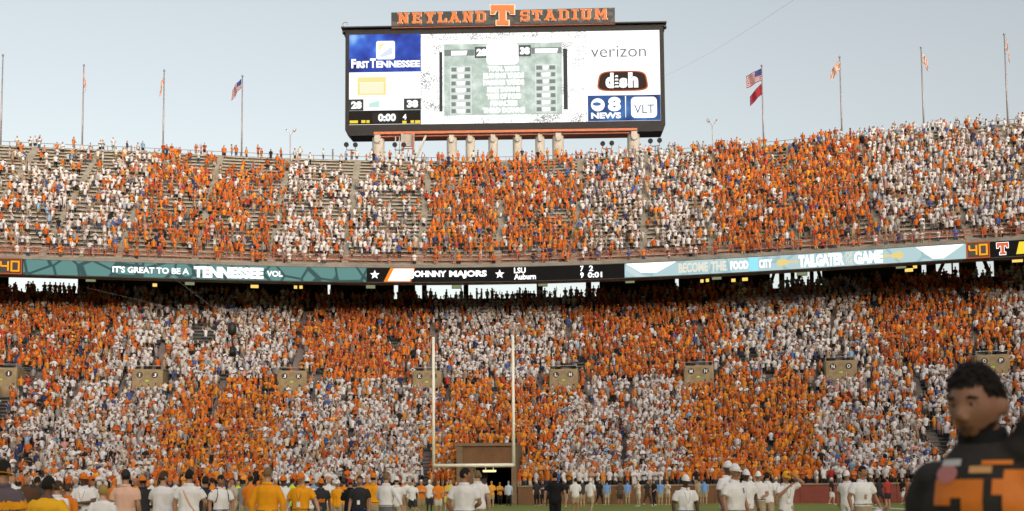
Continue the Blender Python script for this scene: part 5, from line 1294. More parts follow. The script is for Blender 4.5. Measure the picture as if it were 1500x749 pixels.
    if face:
        lm_ = LIPD if spec['skin'] in (3, 4, 6) else LIP
        for s in (1, -1):
            y0 = HC.y + head_r(*Vector((s * .38, -.91, .08)).normalized()).y
            ev, ef = ball((s * .0315, y0 + .0055, HC.z + .011), (.0130, .0105, .0066), 12); eo = mk('eye', rot_head(ev, hy, hp), ef, EYEW, root, True)
            iv, if_ = ball((s * .0315 - spec.get('gaze', 0) * .004, y0 - .0042, HC.z + .011), (.0058, .0022, .0060), 10); mk('iris', rot_head(iv, hy, hp), if_, EYED, eo, True)
            lid = rot_head([(s * .0175, y0 + .002, HC.z + .013), (s * .0315, y0 - .0055, HC.z + .0185), (s * .046, y0 + .004, HC.z + .012)], hy, hp); m_ = MB(); m_.tube(lid, [.002, .0034, .002], 6); m_.build('eyelid', skin_mat(spec['skin']), root, True)
            bw = rot_head([(s * .014, y0 - .010, HC.z + .031), (s * .032, y0 - .011, HC.z + .037), (s * .052, y0 + .004, HC.z + .030)], hy, hp); m_ = MB(); m_.tube(bw, [.004, .005, .003], 6); m_.build('eyebrow', mat('hair_dark_hair', CL['dark hair'], .7, .25, 40, .6, 160), root, True)
        yl = HC.y + head_r(*Vector((0, -.86, -.52)).normalized()).y
        m_ = MB(); m_.tube(rot_head([(-.027, yl + .010, HC.z - .064), (-.012, yl - .002, HC.z - .061), (0, yl - .004, HC.z - .063), (.012, yl - .002, HC.z - .061), (.027, yl + .010, HC.z - .064)], hy, hp), [.0025, .0042, .0045, .0042, .0025], 6)
        m_.tube(rot_head([(-.022, yl + .008, HC.z - .069), (0, yl - .003, HC.z - .073), (.022, yl + .008, HC.z - .069)], hy, hp), [.0025, .0056, .0025], 6); m_.build('lips', lm_, root, True)
    def on_front(x, z, side=-1):
        hit = bvh.ray_cast(Vector((x, side * .8, z)), Vector((0, -side, 0))); return (hit[0] if hit[0] else Vector((x, side * .15, z))) + Vector((0, side * .006, 0))
    if spec.get('lanyard'):
        P = [on_front(x, z) for x, z in ((-.075, 1.45), (-.055, 1.36), (-.03, 1.24), (0, 1.16), (.03, 1.24), (.055, 1.36), (.075, 1.45))]
        m_ = MB(); m_.tube(P, .0032, 5); lo_ = m_.build('lanyard', clo(spec.get('lan_c', 'dark')), root)
        c = on_front(0, 1.11); m_ = MB(); m_.box((c.x, c.y - .006, 1.10), (.075, .008, .11)); m_.build('badge', clo('white'), lo_)
    if spec.get('strap'):
        pts_ = [(.10, 1.47), (.06, 1.36), (.0, 1.22), (-.07, 1.08), (-.14, .97)]; side = spec['strap']
        m_ = MB(); m_.tube([on_front(x, z, side) for x, z in pts_], [(.022, .006)] * 5, 6, up=Vector((0, side, 0))); m_.build('shoulder_strap', clo(spec.get('strap_c', 'black')), root, True)
    if spec.get('pack'):
        m_ = MB(); V_, F_ = remesh(*ball((0, .24, 1.22), (.16, .10, .24), 16), .03, .8, 1); m_.add(V_, F_); m_.build('backpack', clo(spec['pack']), root, True)
        for s in (1, -1):
            m_ = MB(); m_.tube([Vector((s * .1, .12, 1.46)), on_front(s * .105, 1.44) + Vector((0, .02, .03)), on_front(s * .12, 1.32), on_front(s * .14, 1.2), Vector((s * .19, .1, 1.1))], [(.026, .008)] * 5, 6); m_.build('pack_strap', clo(spec['pack']), root, True)
    if spec.get('print'):
        txtc, x0, x1, z0, z1 = spec['print']
        V_ = []; F_ = []
        nx_, nz_ = 8, 6
        for j in range(nz_ + 1):
            for i in range(nx_ + 1): V_.append(on_front(x0 + (x1 - x0) * i / nx_, z0 + (z1 - z0) * j / nz_, spec.get('print_side', -1)))
        for j in range(nz_):
            for i in range(nx_):
                if (i * 7 + j * 5) % 4 != 0: F_.append((j * (nx_ + 1) + i, j * (nx_ + 1) + i + 1, (j + 1) * (nx_ + 1) + i + 1, (j + 1) * (nx_ + 1) + i))
        mk('chest_print', V_, F_, clo(txtc), sh_o)
    return root, bvh, on_front, sh_o

# ---- mid-distance figures: one continuous mesh per pose, tones per face
def mid_template(pose, stride=0.0, ratio=.10):
    spec = {'arms': pose, 'stride': stride, 'bottom': ('shorts', ''), 'sleeve': .75}
    V, Fc = cat([p for _, p in body_lofts(spec)] + [head_mesh(20)] + shirt_lofts(spec) + pants_lofts(spec) + [shell(hair_short, 1.1, .01, 24)])
    V, Fc = remesh(V, Fc, .026, ratio, 1)
    C = np.array([np.mean([V[i] for i in f], 0) for f in Fc])
    S = []
    def seg(a, b_, r_, pid):
        for t in np.linspace(0, 1, 7): S.append((*Vector(a).lerp(Vector(b_), t), r_, pid))
    seg((0, 0, .9), (0, 0, 1.42), .13, 0); seg((-.15, 0, 1.4), (.15, 0, 1.4), .07, 0); seg((0, 0, 1.5), (0, 0, 1.56), .055, 1)
    seg((-.1, 0, .9), (.1, 0, .9), .10, 2)
    for s, key in ((1, pose[0]), (-1, pose[1])):
        A_, E, W = arm_pts(s, key); M_ = A_.lerp(E, .78); seg(A_, M_, .075, 0); seg(M_, W + (W - E).normalized() * .1, .04, 1)
        Hp, K, A = leg_pts(s, stride); seg(Hp, Hp.lerp(K, .9), .10, 2); seg(K, A, .055, 3); seg(A + Vector((0, 0, -.04)), A + Vector((0, -.17, -.05)), .045, 5)
    S = np.array(S); D = np.linalg.norm(C[:, None] - S[None, :, :3], axis=2) - S[None, :, 3]; pid = S[D.argmin(1), 4].astype(int)
    z = C[:, 2]
    pid[(z > .86) & (z < 1.0) & (pid == 2) & (np.abs(C[:, 0]) < .2)] = 0
    hd = C[:, 2] > 1.545
    near = np.linalg.norm((C - np.array(HC)) / np.array(HS), axis=1) < 1.5
    for i in np.where(hd & near)[0]:
        d_ = (C[i] - np.array(HC)) / np.array(HS); d_ = d_ / np.linalg.norm(d_); pid[i] = 4 if hair_short(*d_) > -.03 else 1
    return V, Fc, pid
MID_POSES = [(p, 0.0) for p in POSES] + [(('swing_f', 'swing_b'), .8), (('down', 'down'), .35), (('back', 'back'), 0.0), (('point', 'hips'), .2)]
_mid = {}
def mid_get(k):
    if k not in _mid: _mid[k] = mid_template(*MID_POSES[k])
    return _mid[k]
def mid_person(k, cols, loc, rz, sc, label, group, wide=1.0):
    V, Fc, pid = mid_get(k)
    me = bpy.data.meshes.new('person'); me.from_pydata(V.tolist(), [], Fc); me.materials.append(CROWDM)
    a_ = me.attributes.new('tone', 'FLOAT_COLOR', 'FACE'); cc_ = np.ones((len(Fc), 4), np.float32); cc_[:, :3] = np.array(cols)[pid]; a_.data.foreach_set('color', cc_.ravel())
    me.polygons.foreach_set('use_smooth', [True] * len(Fc)); me.update()
    o_ = link('person', me, None, loc, rz); o_.scale = (sc * wide, sc * wide, sc); return tag(o_, label, 'person', group)

# ---- front-row spectators
ORD = lambda n: str(n) + ('th' if 10 <= n % 100 <= 20 else {1: 'st', 2: 'nd', 3: 'rd'}.get(n % 10, 'th'))
ROWN = ['front row', 'second row', 'third row']
sel = CR[cand]; cols = person_cols(sel); smid = (TUN_S0 + TUN_S1) / 2
for row in range(3):
    for side in (1, -1):
        ids = [i for i in range(len(sel)) if int(sel[i, 10]) == row and (sel[i, 12] - smid) * side > 0]
        ids.sort(key=lambda i: abs(sel[i, 12] - smid))
        for n, i in enumerate(ids):
            r_ = sel[i]; sname = SHN[int(r_[5])]
            lab = f"{ROWN[row]} fan in {sname} shirt, {POSE_TXT[int(r_[9])]}, {ORD(n + 1)} {'right' if side > 0 else 'left'} of the tunnel"
            mid_person(int(r_[9]), cols[i], (r_[0], r_[1], r_[2]), r_[3], r_[4], lab, 'fans in the nearest rows of the lower stand', .95 + .12 * RNG.random())
# ------------------------------------------------------------------ people on the field, near
def G(px, d): return aty(px, 713, d).x
def HT(py, d): return CAMZ + (713 - py) * d / F
def near(px, py, d, yaw, spec, label, face=False, **kw):
    return figure('person', G(px, d), d, HT(py, d), R(yaw) + math.atan2(-G(px, d), d) * 0, spec, label, 'people standing on the field', face, **kw)
DD = ('down', 'down')
near(3, 667, 11.0, 180, dict(arms=DD, shirt='grape grey', band=(1.22, 1.31, 'amber'), bottom=('pants', 'khaki'), head=('band', 'amber'), skin=2, girth=1.16, collar_c='grape grey', hair='short'), 'big person in purple-grey shirt with orange chest stripe at the left edge, seen from behind')
near(70, 692, 12.4, 178, dict(arms=(((.30, .02, 1.15), (.30, -.05, .9)),) * 2, shirt='gold', bottom=('pants', 'dark'), head=('hair', 'dark hair'), skin=3, girth=1.28, collar=False, wr=.016), 'broad person in golden yellow shirt seen from behind beside the striped shirt')
near(84, 699, 17.0, 165, dict(arms=DD, shirt='white', bottom=('pants', 'khaki'), head=('hair', 'brown hair'), skin=1), 'person in white shirt half hidden behind the golden yellow shirt')
near(100, 703, 19.5, 160, dict(arms=DD, shirt='orange', bottom=('pants', 'khaki'), head=('hair', 'brown hair'), skin=0, sleeve=1.5), 'person in orange long sleeves between the golden shirt and the orange cap')
near(122, 688, 22.0, 8, dict(arms=(((.25, -.03, 1.13), (-.02, -.27, 1.13)), ((.26, -.02, 1.12), (.06, -.26, 1.05))), shirt='white', bottom=('pants', 'khaki'), head=('cap', 'orange'), skin=3, lanyard=True, head_yaw=.5), 'person in white polo and orange cap with forearm across the waist', True)
near(151, 705, 16.0, 182, dict(arms=DD, shirt='white', bottom=('pants', 'dark'), head=('hair', 'blonde'), hair='long', skin=5, girth=.96, collar=False, sleeve=.6), 'blonde person in white T-shirt seen from behind beside the peach shirt')
near(184, 684, 18.7, 186, dict(arms=DD, shirt='peach', bottom=('pants', 'khaki'), head=('cap', 'charcoal'), skin=1, girth=1.12, head_yaw=.4), 'person in peach polo and dark cap seen from behind')
near(209, 693, 24.0, 215, dict(arms=('hips', 'hips'), shirt='charcoal', bottom=('pants', 'navy'), head=('cap', 'orange'), skin=3, sleeve=1.5), 'person in dark clothes and orange cap leaning behind the white T-shirt')
near(239, 686, 20.0, 184, dict(arms=('crossed', 'crossed'), shirt='white', bottom=('shorts', 'khaki'), head=('hair', 'brown hair'), skin=1, girth=1.12, collar=False, head_yaw=-.6), 'person in white T-shirt with folded arms seen from behind left of the strap wearer')
near(277, 684, 19.4, 182, dict(arms=(((.27, .0, 1.15), (.27, -.02, .9)), ((.30, -.06, 1.15), (.24, -.2, 1.0))), shirt='white', bottom=('pants', 'black'), head=('hair', 'dark hair'), skin=1, girth=1.08, hem=.93, strap=1, strap_c='peach', belt=False), 'person in untucked white shirt and black trousers with a thin strap down the back')
near(301, 694, 23.0, 190, dict(arms=('hips', 'down'), shirt='charcoal', bottom=('pants', 'dark'), head=('hair', 'dark hair'), skin=2, sleeve=1.5), 'person in charcoal clothes behind the untucked white shirt')
near(324, 692, 21.5, 35, dict(arms=(((.25, -.05, 1.13), (.20, -.2, .95)), 'down'), shirt='white', bottom=('shorts', 'khaki'), head=('hair', 'dark hair'), skin=2, hem=.96, pack='black', head_yaw=-.5, head_pitch=.2), 'person in white shirt with black backpack straps and khaki shorts', True)
near(392, 682, 18.5, 176, dict(arms=(((.29, .02, 1.14), (.28, -.02, .9)),) * 2, shirt='amber', bottom=('pants', 'khaki'), head=('hair', 'light hair'), hair='fade', skin=0, girth=1.14, sleeve=1.5, hem=.95, collar_c='amber'), 'person in orange sweater and khaki trousers seen from behind, pale short hair')
near(415, 694, 25.0, 5, dict(arms=DD, shirt='white', bottom=('pants', 'khaki'), head=('cap', 'orange'), skin=3), 'person in white shirt and orange cap right of the orange sweater', True)
near(441, 690, 21.0, -8, dict(arms=(((.33, .02, 1.16), (.42, -.05, .94)), ((.31, .02, 1.15), (.34, -.05, .92))), shirt='amber', bottom=('pants', 'grey'), head=('cap', 'orange'), skin=0, lanyard=True, hem=.95, girth=1.06, stride=.3), 'person walking forward in orange polo and orange cap with a white badge', True)
near(450, 697, 29.0, 180, dict(arms=DD, shirt='white', bottom=('pants', 'khaki'), head=('cap', 'white'), skin=0, girth=1.1), 'person in white shirt and white cap behind the orange polo with the badge')
near(470, 699, 27.0, 20, dict(arms=('down', 'swing_f'), shirt='charcoal', bottom=('pants', 'grey'), head=('cap', 'orange'), skin=3, print=('orange', -.1, .1, 1.1, 1.2)), 'person in black shirt with orange print between two orange shirts')
near(495, 701, 33.0, -10, dict(arms=('down', 'down'), shirt='amber', bottom=('pants', 'khaki'), head=('cap', 'white'), skin=0, sleeve=1.5), 'person in orange shirt and white cap left of the red cap')
near(513, 700, 30.0, 200, dict(arms=('crossed', 'down'), shirt='black', bottom=('pants', 'black'), head=('cap', 'red'), skin=1, sleeve=1.5), 'person in black with a red cap left of the dark grey T-shirt')
near(527, 695, 24.5, -5, dict(arms=DD, shirt='charcoal', bottom=('pants', 'navy'), head=('hair', 'brown hair'), skin=1, collar=False, lanyard=True, stride=.2, hem=.93), 'person in dark grey T-shirt with white badge on a lanyard', True)
near(547, 692, 27.0, 175, dict(arms=DD, shirt='amber', bottom=('pants', 'khaki'), head=('cap', 'orange'), skin=1, hem=.95, girth=1.05), 'person in orange polo, orange cap and khaki trousers seen from behind')
near(566, 690, 23.5, 155, dict(arms=(((.27, -.1, 1.18), (.25, -.3, 1.05)), ((.33, .04, 1.2), (.42, .02, 1.0))), shirt='white', bottom=('pants', 'grey'), head=('hair', 'light hair'), skin=0, sleeve=1.5, hem=.97, girth=1.05), 'person in white long-sleeved shirt tucked into dark grey trousers')
near(581, 697, 31.0, 170, dict(arms=('down', 'swing_f'), shirt='white', bottom=('pants', 'khaki'), head=('cap', 'white'), skin=0, stride=.6), 'person in white shirt, white cap and khaki trousers striding near the goal')
near(680, 685, 18.0, 168, dict(arms=(((.30, .03, 1.14), (.24, -.10, .92)), ((.29, -.02, 1.14), (.12, -.24, 1.05))), shirt='white', bottom=('pants', 'khaki'), head=('hair', 'dark hair'), skin=2, girth=1.1, hem=.98, head_yaw=-1.0), 'dark-haired person in tucked white polo and khakis in front of the goal')
near(700, 689, 25.0, 178, dict(arms=DD, shirt='white', bottom=('shorts', 'khaki'), head=('hair', 'light hair'), skin=0, girth=1.04), 'fair-haired person in white shirt right behind the tucked white polo')
near(813, 692, 33.0, 176, dict(arms=(((.30, .02, 1.15), (.32, -.04, .9)),) * 2, shirt='black', bottom=('pants', 'black'), head=('hair', 'dark hair'), skin=1, girth=1.1, stride=.15, shoe='black', sleeve=.8), 'person dressed all in black seen from behind right of the goal')
near(1004, 698, 20.0, 12, dict(arms=(((.27, .04, 1.14), (.28, -.02, .9)),) * 2, shirt='white', bottom=('pants', 'khaki'), head=('cap', 'white'), skin=4, lanyard=True, hem=.95, girth=.98), 'person in white polo and white cap with a lanyard, alone right of centre', True)
near(1066, 679, 21.5, 40, dict(arms=DD, shirt='white', bottom=('pants', 'khaki'), head=('cap', 'white'), skin=3, girth=1.05), 'taller white cap behind the big white polo, dark-toned face', True)  # one dark skin tone for face and body
near(1076, 683, 17.8, 35, dict(arms=(((.28, .03, 1.14), (.26, -.10, .92)), ((.29, .0, 1.14), (.30, -.08, .9))), shirt='white', bottom=('pants', 'khaki'), head=('cap', 'white'), skin=2, girth=1.14, hem=.97, wr=.016, print=('dark', .03, .07, 1.27, 1.36)), 'person in large wrinkled white polo and white cap facing right', True)
near(1093, 691, 24.0, 6, dict(arms=DD, shirt='white', bottom=('pants', 'khaki'), head=('cap', 'white'), skin=3), 'person in white polo and white cap just right of the wrinkled polo', True)
near(1111, 694, 28.0, -14, dict(arms=('forward', 'forward'), shirt='white', bottom=('shorts', 'khaki'), head=('cap', 'white'), skin=1, hem=.95, stride=.4), 'person in white polo, white cap and khaki shorts with hands in front', True)
near(1124, 695, 31.0, 160, dict(arms=('swing_f', 'down'), shirt='white', bottom=('shorts', 'khaki'), head=('hair', 'dark hair'), skin=1, stride=.6), 'dark-haired person in white shirt and khaki shorts next to the hands-in-front person')
near(1151, 694, 22.0, 10, dict(arms=(((.36, -.12, 1.52), (.12, -.16, 1.68)), ((.25, -.14, 1.2), (.06, -.27, 1.42))), shirt='white', bottom=('pants', 'khaki'), head=('cap', 'gold'), skin=1, lanyard=True, head_pitch=.1), 'person in white shirt and golden cap with one arm raised to the head', True)
near(1241, 694, 27.0, -30, dict(arms=('down', 'swing_b'), shirt='white', bottom=('pants', 'white'), head=('cap', 'white'), skin=1, stride=.7), 'person in white with a white cap behind the bareheaded white polo')
near(1263, 687, 20.5, 14, dict(arms=(((.31, .03, 1.15), (.36, -.07, .93)), ((.29, .03, 1.14), (.28, -.04, .9))), shirt='white', bottom=('pants', 'khaki'), head=('hair', 'dark hair'), hair='fade', skin=2, hem=.95, girth=1.08, stride=.35, head_yaw=.35, print=('khaki', -.06, .0, 1.1, 1.2)), 'bareheaded person in white polo walking forward in front of the maroon wall', True)

# ---- the same place, farther out: along the wall and by the tunnel
tone = lambda sh, sk, bo, leg, ha, shoe=(.5, .5, .5): [sh, sk, bo, leg, ha, shoe]
S0, S1, S2 = (.50, .29, .20), (.36, .18, .11), (.10, .05, .03)
W_C, O_C, B_C, K_C, KH, DK, SB = (.74, .73, .73), (.74, .22, .02), (.02, .02, .022), (.016, .016, .018), (.42, .33, .2), (.035, .035, .04), (.16, .32, .60)
HA, WC_, OC_ = (.025, .018, .013), (.72, .71, .70), (.68, .17, .02)
far_ = [
 (617, 50, 0, 2, (O_C, S0, KH, S0, WC_), 'person in orange shirt and white cap with khaki shorts, left of the goal'),
 (642, 49, 12, 6, (O_C, S0, (.6, .58, .52), S0, HA), 'person in orange shirt and pale shorts under the left upright'),
 (629, 55, 170, 0, (W_C, S0, DK, DK, WC_), 'person in white between two orange shirts by the left upright'),
 (596, 58, 20, 0, (W_C, S0, KH, S0, HA), 'person in white shirt and khaki shorts near the foot of the stairs'),
 (655, 60, 0, 0, (O_C, S0, (.7, .6, .1), S0, HA), 'person in orange and yellow right of the left upright'),
 (607, 66, 30, 2, (B_C, S0, DK, DK, HA), 'person in black at the stairs left of the goal'),
 (712, 74, 10, 0, ((.12, .05, .22), S1, DK, DK, HA), 'person in purple shirt in the tunnel mouth'),
 (720, 70, -10, 6, ((.78, .34, .03), S0, KH, S0, HA), 'person in golden shirt and khaki shorts at the tunnel mouth'),
 (732, 72, 20, 2, ((.6, .25, .03), S1, K_C, K_C, HA), 'person in orange shirt and black trousers at the tunnel mouth'),
 (745, 70, 178, 0, ((.45, .55, .66), S0, K_C, K_C, (.3, .29, .28)), 'person in pale blue shirt and black trousers by the tunnel right side'),
 (786, 72, 10, 0, ((.03, .03, .035), S0, K_C, K_C, WC_), 'officer in black uniform at the wall just right of the tunnel'),
 (795, 74, -20, 2, ((.03, .035, .05), S0, K_C, K_C, HA), 'officer in dark uniform with crossed arms by the wall'),
 (828, 66, 160, 12, (B_C, S0, (.3, .28, .2), S0, WC_), 'person in black top and white cap right of the all-black figure'),
 (843, 52, 178, 11, (W_C, S1, KH, S1, HA), 'person in white T-shirt and khaki shorts seen from behind on the field'),
 (865, 52, 150, 13, (W_C, S0, KH, KH, WC_), 'person in white shirt, white cap and khaki trousers walking on the field'),
 (889, 73, 175, 0, (SB, S0, (.5, .42, .28), (.5, .42, .28), HA), 'person in light blue shirt and cream trousers at the wall, left of its twin'),
 (919, 76, 178, 0, (SB, S0, KH, KH, HA), 'person in light blue shirt and khaki trousers at the wall, left of the cream clothes'),
 (935, 68, -60, 3, ((.66, .6, .5), S0, (.5, .42, .28), (.5, .42, .28), HA), 'person in cream clothes facing right with hands at the face by the wall'),
 (948, 72, 60, 12, (DK, S1, (.08, .05, .03), (.08, .05, .03), HA), 'person in dark brown walking left along the wall'),
 (958, 68, -50, 12, (B_C, S0, K_C, K_C, HA), 'person in black with a long stride by the wall'),
 (967, 71, 170, 0, (SB, S0, KH, KH, (.6, .35, .1)), 'person in light blue shirt right of the striding black figure'),
 (978, 73, -30, 3, ((.60, .54, .44), S0, KH, S0, HA), 'person in beige with hands raised to the face by the wall'),
 (1024, 74, 170, 0, (KH, S0, KH, KH, HA), 'person in khaki beside the light blue shirt right of the white cap'),
 (1032, 72, 175, 13, (SB, S0, KH, S0, HA), 'person in light blue shirt at the wall right of the lanyard wearer'),
 (1218, 68, 60, 13, (B_C, S0, W_C, S0, WC_), 'person in black top and white shorts walking by the maroon wall'),
 (1288, 62, 40, 12, (DK, S2, DK, S2, HA), 'person in dark clothes behind the bareheaded white polo'),
 (1322, 68, -60, 12, (B_C, S1, W_C, S1, HA), 'person in black top and white shorts leading the group left of the player'),
 (1331, 70, -30, 0, ((.5, .16, .05), S0, KH, KH, HA), 'person in rust shirt and khakis in the group left of the player'),
 (1337, 68, 10, 2, (SB, S0, KH, KH, HA), 'person in pale blue shirt in the group left of the player'),
 (1344, 64, 160, 13, ((.75, .3, .03), S0, (.6, .3, .04), S0, HA), 'person in golden orange shirt and shorts in the group left of the player'),
 (1352, 66, 20, 12, ((.7, .25, .03), S1, K_C, K_C, HA), 'person in orange shirt and black trousers nearest the player'),
 (357, 40, 178, 0, ((.22, .24, .28), S1, KH, KH, HA), 'person in grey vest left of the orange sweater'),
 (367, 34, 170, 9, (O_C, S0, KH, KH, HA), 'person in orange shirt partly behind the orange sweater'),
 (40, 24, 15, 0, ((.10, .05, .03), S0, DK, DK, (.25, .12, .05)), 'reddish-haired person between the striped shirt and the golden shirt'),
 (54, 27, 170, 0, ((.05, .05, .05), S1, DK, DK, HA), 'dark-haired person in grey behind the golden shirt'),
]
for k, (px, d_, yaw, po, cs, lab) in enumerate(far_):
    mid_person(po, tone(*cs), (G(px, d_), d_, 0.0), R(yaw), (.97 + .05 * RNG.random()) * (1.0), lab, 'people standing on the field', 1.02)


extra_ = [
 (18, 30, 20, 2, (W_C, S0, KH, KH, OC_), 'person in white with orange cap just right of the striped shirt'),
 (28, 36, 170, 0, (O_C, S0, DK, DK, HA), 'person in orange farther back between the two left-edge men'),
 (111, 33, -20, 6, ((.3, .3, .32), S0, DK, DK, WC_), 'person in grey with white cap left of the forearm-across polo'),
 (136, 30, 30, 0, (W_C, S1, KH, S1, HA), 'person in white half hidden right of the forearm-across polo'),
 (167, 34, 160, 0, (O_C, S0, KH, S0, OC_), 'person in orange and orange cap half hidden left of the peach polo'),
 (199, 30, 0, 7, (O_C, S1, KH, KH, OC_), 'person in orange clapping right of the peach polo'),
 (222, 36, 190, 0, (W_C, S0, KH, S0, WC_), 'person in white with white cap left of the folded-arms T-shirt'),
 (257, 34, 15, 2, (W_C, S0, KH, KH, OC_), 'person in white with orange cap between the two big white shirts'),
 (311, 33, 200, 8, (O_C, S0, DK, DK, HA), 'person in orange left of the backpack straps'),
 (341, 33, -35, 12, ((.5, .42, .33), S1, KH, S1, HA), 'person in tan top walking right of the backpack straps'),
 (349, 44, 10, 0, ((.5, .75, .05), S0, (.1, .12, .2), (.1, .12, .2), HA), 'person in bright lime vest left of the grey vest'),
 (378, 40, 175, 0, (W_C, S0, KH, KH, OC_), 'person in white with orange cap behind the orange sweater left side'),
 (404, 38, 20, 0, (O_C, S0, KH, S0, WC_), 'person in orange with white cap behind the orange sweater right side'),
 (428, 36, 170, 2, ((.55, .8, .06), S0, DK, DK, HA), 'person in lime yellow top left of the badge wearer'),
 (459, 41, -10, 0, ((.25, .35, .5), S0, KH, KH, HA), 'person in faded blue right of the badge wearer'),
 (482, 38, 25, 9, (W_C, S0, KH, KH, OC_), 'person in white with orange cap right of the black shirt with orange print'),
 (504, 47, 180, 0, (O_C, S0, (.6, .58, .52), S0, HA), 'person in orange and pale shorts behind the red cap'),
 (538, 42, 5, 6, (O_C, S0, KH, S0, OC_), 'person in orange half hidden right of the dark grey T-shirt'),
 (556, 48, -25, 0, ((.14, .05, .25), S0, DK, DK, HA), 'person in purple left of the tucked white shirt'),
 (590, 62, 160, 2, (O_C, S0, KH, S0, WC_), 'person in orange with white cap left of the stairs'),
 (604, 48, 20, 12, (W_C, S0, DK, S0, HA), 'person in white walking past the foot of the stairs'),
 (660, 46, -20, 2, ((.7, .55, .1), S0, KH, S0, HA), 'person in yellow left of the tucked white polo'),
 (668, 64, 15, 0, (O_C, S0, KH, KH, OC_), 'person in orange with orange cap under the crossbar left half'),
 (803, 71, 165, 0, ((.03, .03, .04), S1, K_C, K_C, HA), 'officer in dark uniform just left of the all-black figure'),
 (853, 68, 190, 3, ((.05, .05, .05), S0, KH, S0, WC_), 'camera operator in black top between two white shirts by the wall'),
 (878, 74, 30, 12, (B_C, S1, DK, DK, HA), 'person in black left of the cream trousers at the wall'),
 (908, 70, 170, 0, ((.1, .07, .05), S1, (.06, .05, .04), S1, HA), 'person in brown between the two light blue shirts left of centre'),
 (1100, 52, 175, 0, (W_C, S0, KH, KH, WC_), 'person in white with white cap farther behind the polo group'),
 (1137, 60, 20, 13, (W_C, S1, KH, S1, WC_), 'person in white walking left of the golden cap'),
 (1300, 60, -160, 6, ((.4, .05, .04), S0, DK, S0, HA), 'person in red right of the bareheaded white polo'),
]
for k, (px, d_, yaw, po, cs, lab) in enumerate(extra_):
    mid_person(po, tone(*cs), (G(px, d_), d_, 0.0), R(yaw), .95 + .08 * RNG.random(), lab, 'people standing on the field', 1.02)

# ------------------------------------------------------------------ the player close by at the right
PD = 3.4
spec = dict(arms=(((.52, -.02, 1.62), (.55, -.10, 1.9)), ((.225, .09, 1.15), (.245, -.15, 1.235))), shirt='jersey grey', bottom=('pants', 'charcoal'), head=('hair', 'dark hair'), hair='crop', skin=6, pads=True, sleeve=.55, hem=.84, collar=False, wr=.006, head_yaw=-.22, head_pitch=.12, gaze=.3, hair_k=1.13, hair_r=.42, hair_n=110, hair_f=22.0, shoe='black')
pl, bvh, on_front, jersey = figure('football_player', G(1441, PD), PD, HT(544, PD), R(-40), spec, 'bareheaded football player in dark grey jersey with orange number, close at right', None, True, vox=.007, keep=.30, cat_='player')
JO = mat('jersey_number_orange', (.75, .20, .015), .6, .08, 8, .1, 80); JW = mat('jersey_trim_white', (.6, .58, .56), .6, .06, 8); JP = mat('jersey_patch_pink', (.55, .20, .18), .6, .1, 10); JT = mat('jersey_patch_tan', (.62, .33, .13), .5, .1, 10)
def decal(name, rects, m_, off=.0, step=.008, parent=jersey):
    V = []; Fc = []
    for (x0, z0, x1, z1) in rects:
        nx_ = max(1, int((x1 - x0) / step)); nz_ = max(1, int((z1 - z0) / step)); b0 = len(V)
        for j in range(nz_ + 1):
            for i in range(nx_ + 1): V.append(on_front(.03 + x0 + (x1 - x0) * i / nx_, z0 + (z1 - z0) * j / nz_) + Vector((0, -off, 0)))
        for j in range(nz_):
            for i in range(nx_): a = b0 + j * (nx_ + 1) + i; Fc.append((a, a + 1, a + nx_ + 2, a + nx_ + 1))
    return mk(name, V, Fc, m_, parent, True)
zb, zt = 1.15, 1.405
decal('number_digit', [(-.150, zt - .06, .01, zt), (-.055, zt - .115, .01, zt - .06), (-.150, zt - .085, -.09, zt - .06), (-.150, zt - .165, .01, zt - .1151), (-.150, zb, -.085, zt - .1651), (-.085, zb, .01, zb + .05)], JO)
decal('number_digit', [(.065, zb + .045, .135, zt + .03), (.035, zb, .165, zb + .0449), (.035, zt - .05, .0649, zt)], JO)
decal('collar_trim', [(-.135, 1.450, -.065, 1.472)], JW, .004); decal('collar_trim', [(.0, 1.452, .085, 1.466)], JO, .004)
decal('neck_emblem', [(-.035, 1.425, .032, 1.448)], JT, .004)
P = [on_front(-.08 + .038 * math.cos(a), 1.425 + .032 * math.sin(a)) + Vector((0, -.003, 0)) for a in np.linspace(0, 2 * math.pi, 20, False)]
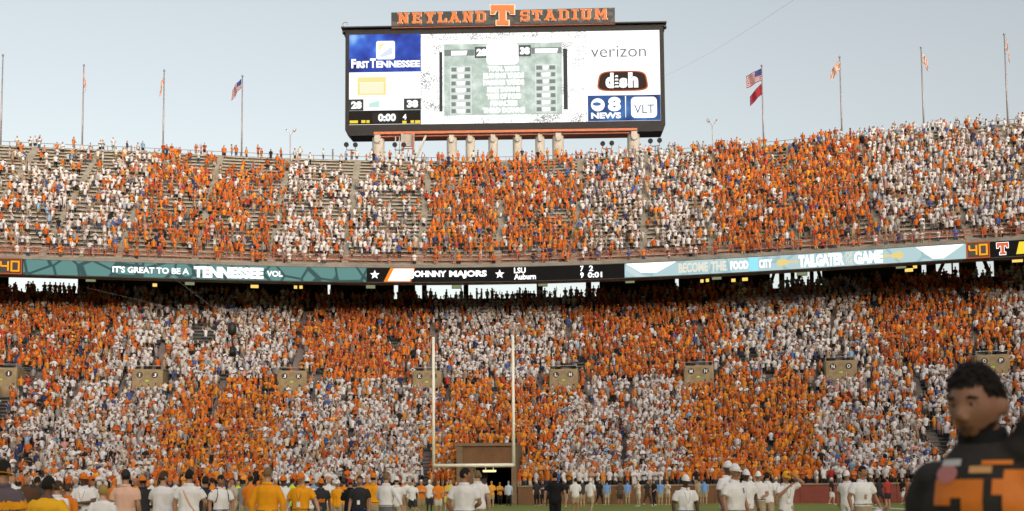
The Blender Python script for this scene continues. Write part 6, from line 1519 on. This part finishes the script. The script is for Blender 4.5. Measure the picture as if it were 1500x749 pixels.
mk('round_patch', P + [on_front(-.08, 1.425) + Vector((0, -.003, 0))], [(i, (i + 1) % 20, 20) for i in range(20)], JP, jersey, True)
cr_ = MB(); crn = np.random.default_rng(5)
for k in range(900):
    dv = crn.normal(size=3); dv /= np.linalg.norm(dv)
    if hair_crop(*dv) < -.02 + .10 * crn.random(): continue
    kk = 1.0 + .15 * min(1, (hair_crop(*dv) + .05) / .35); p = HC + head_r(*dv) * kk; r_ = .006 + .005 * crn.random()
    bv_, bf_ = ball(p, (r_, r_, r_ * (.8 + .6 * crn.random())), 5); cr_.add(rot_head(bv_, -.22, .12), bf_)
cr_.build('hair_curls', mat('hair_dark_hair', CL['dark hair'], .7, .25, 40, .6, 160), pl, True)
# undershirt neck, beard, white arm sleeve
m_ = MB(); m_.tube([(0, .014, 1.48), (0, .012, 1.53), (0, .004, 1.575)], [(.092, .088), (.082, .08), (.074, .076)], 24); m_.build('undershirt_collar', clo('black'), pl, True)
bv, bf = shell(lambda x, y, z: min(-.70 - z + .55 * max(0, abs(x) - .30), .25 - y), 1.028, .004, 100, 3, 24.0, .30); HDM = mat('hair_dark_hair', CL['dark hair'], .7, .25, 40, .6, 160); mk('beard', rot_head(bv, -.22, .12), bf, HDM, pl, True)
S_, E_, W_2 = arm_pts(-1, spec['arms'][1]); m_ = MB(); m_.tube([E_.lerp(W_2, .08), E_.lerp(W_2, .5), E_.lerp(W_2, .98)], [.046, .043, .034], 14); m_.build('arm_sleeve', clo('white'), pl, True)
d_ = (W_2 - E_).normalized(); m_ = MB(); m_.tube([W_2 - d_ * .02, W_2 + d_ * .05, W_2 + d_ * .11, W_2 + d_ * .15], [.034, (.045, .026), (.044, .022), (.026, .015)], 14); m_.build('glove', clo('white'), pl, True)
# ------------------------------------------------------------------ the rest of the crowd, one mass
V, T, C = stack(REST)
print('CROWD TRIS', len(T))
co = link('crowd', fast_mesh('crowd', V, T, C)); tag(co, 'dense crowd of standing fans in orange and white filling both stands', 'crowd', kind='stuff')
bpy.data.scenes.remove(TMP)
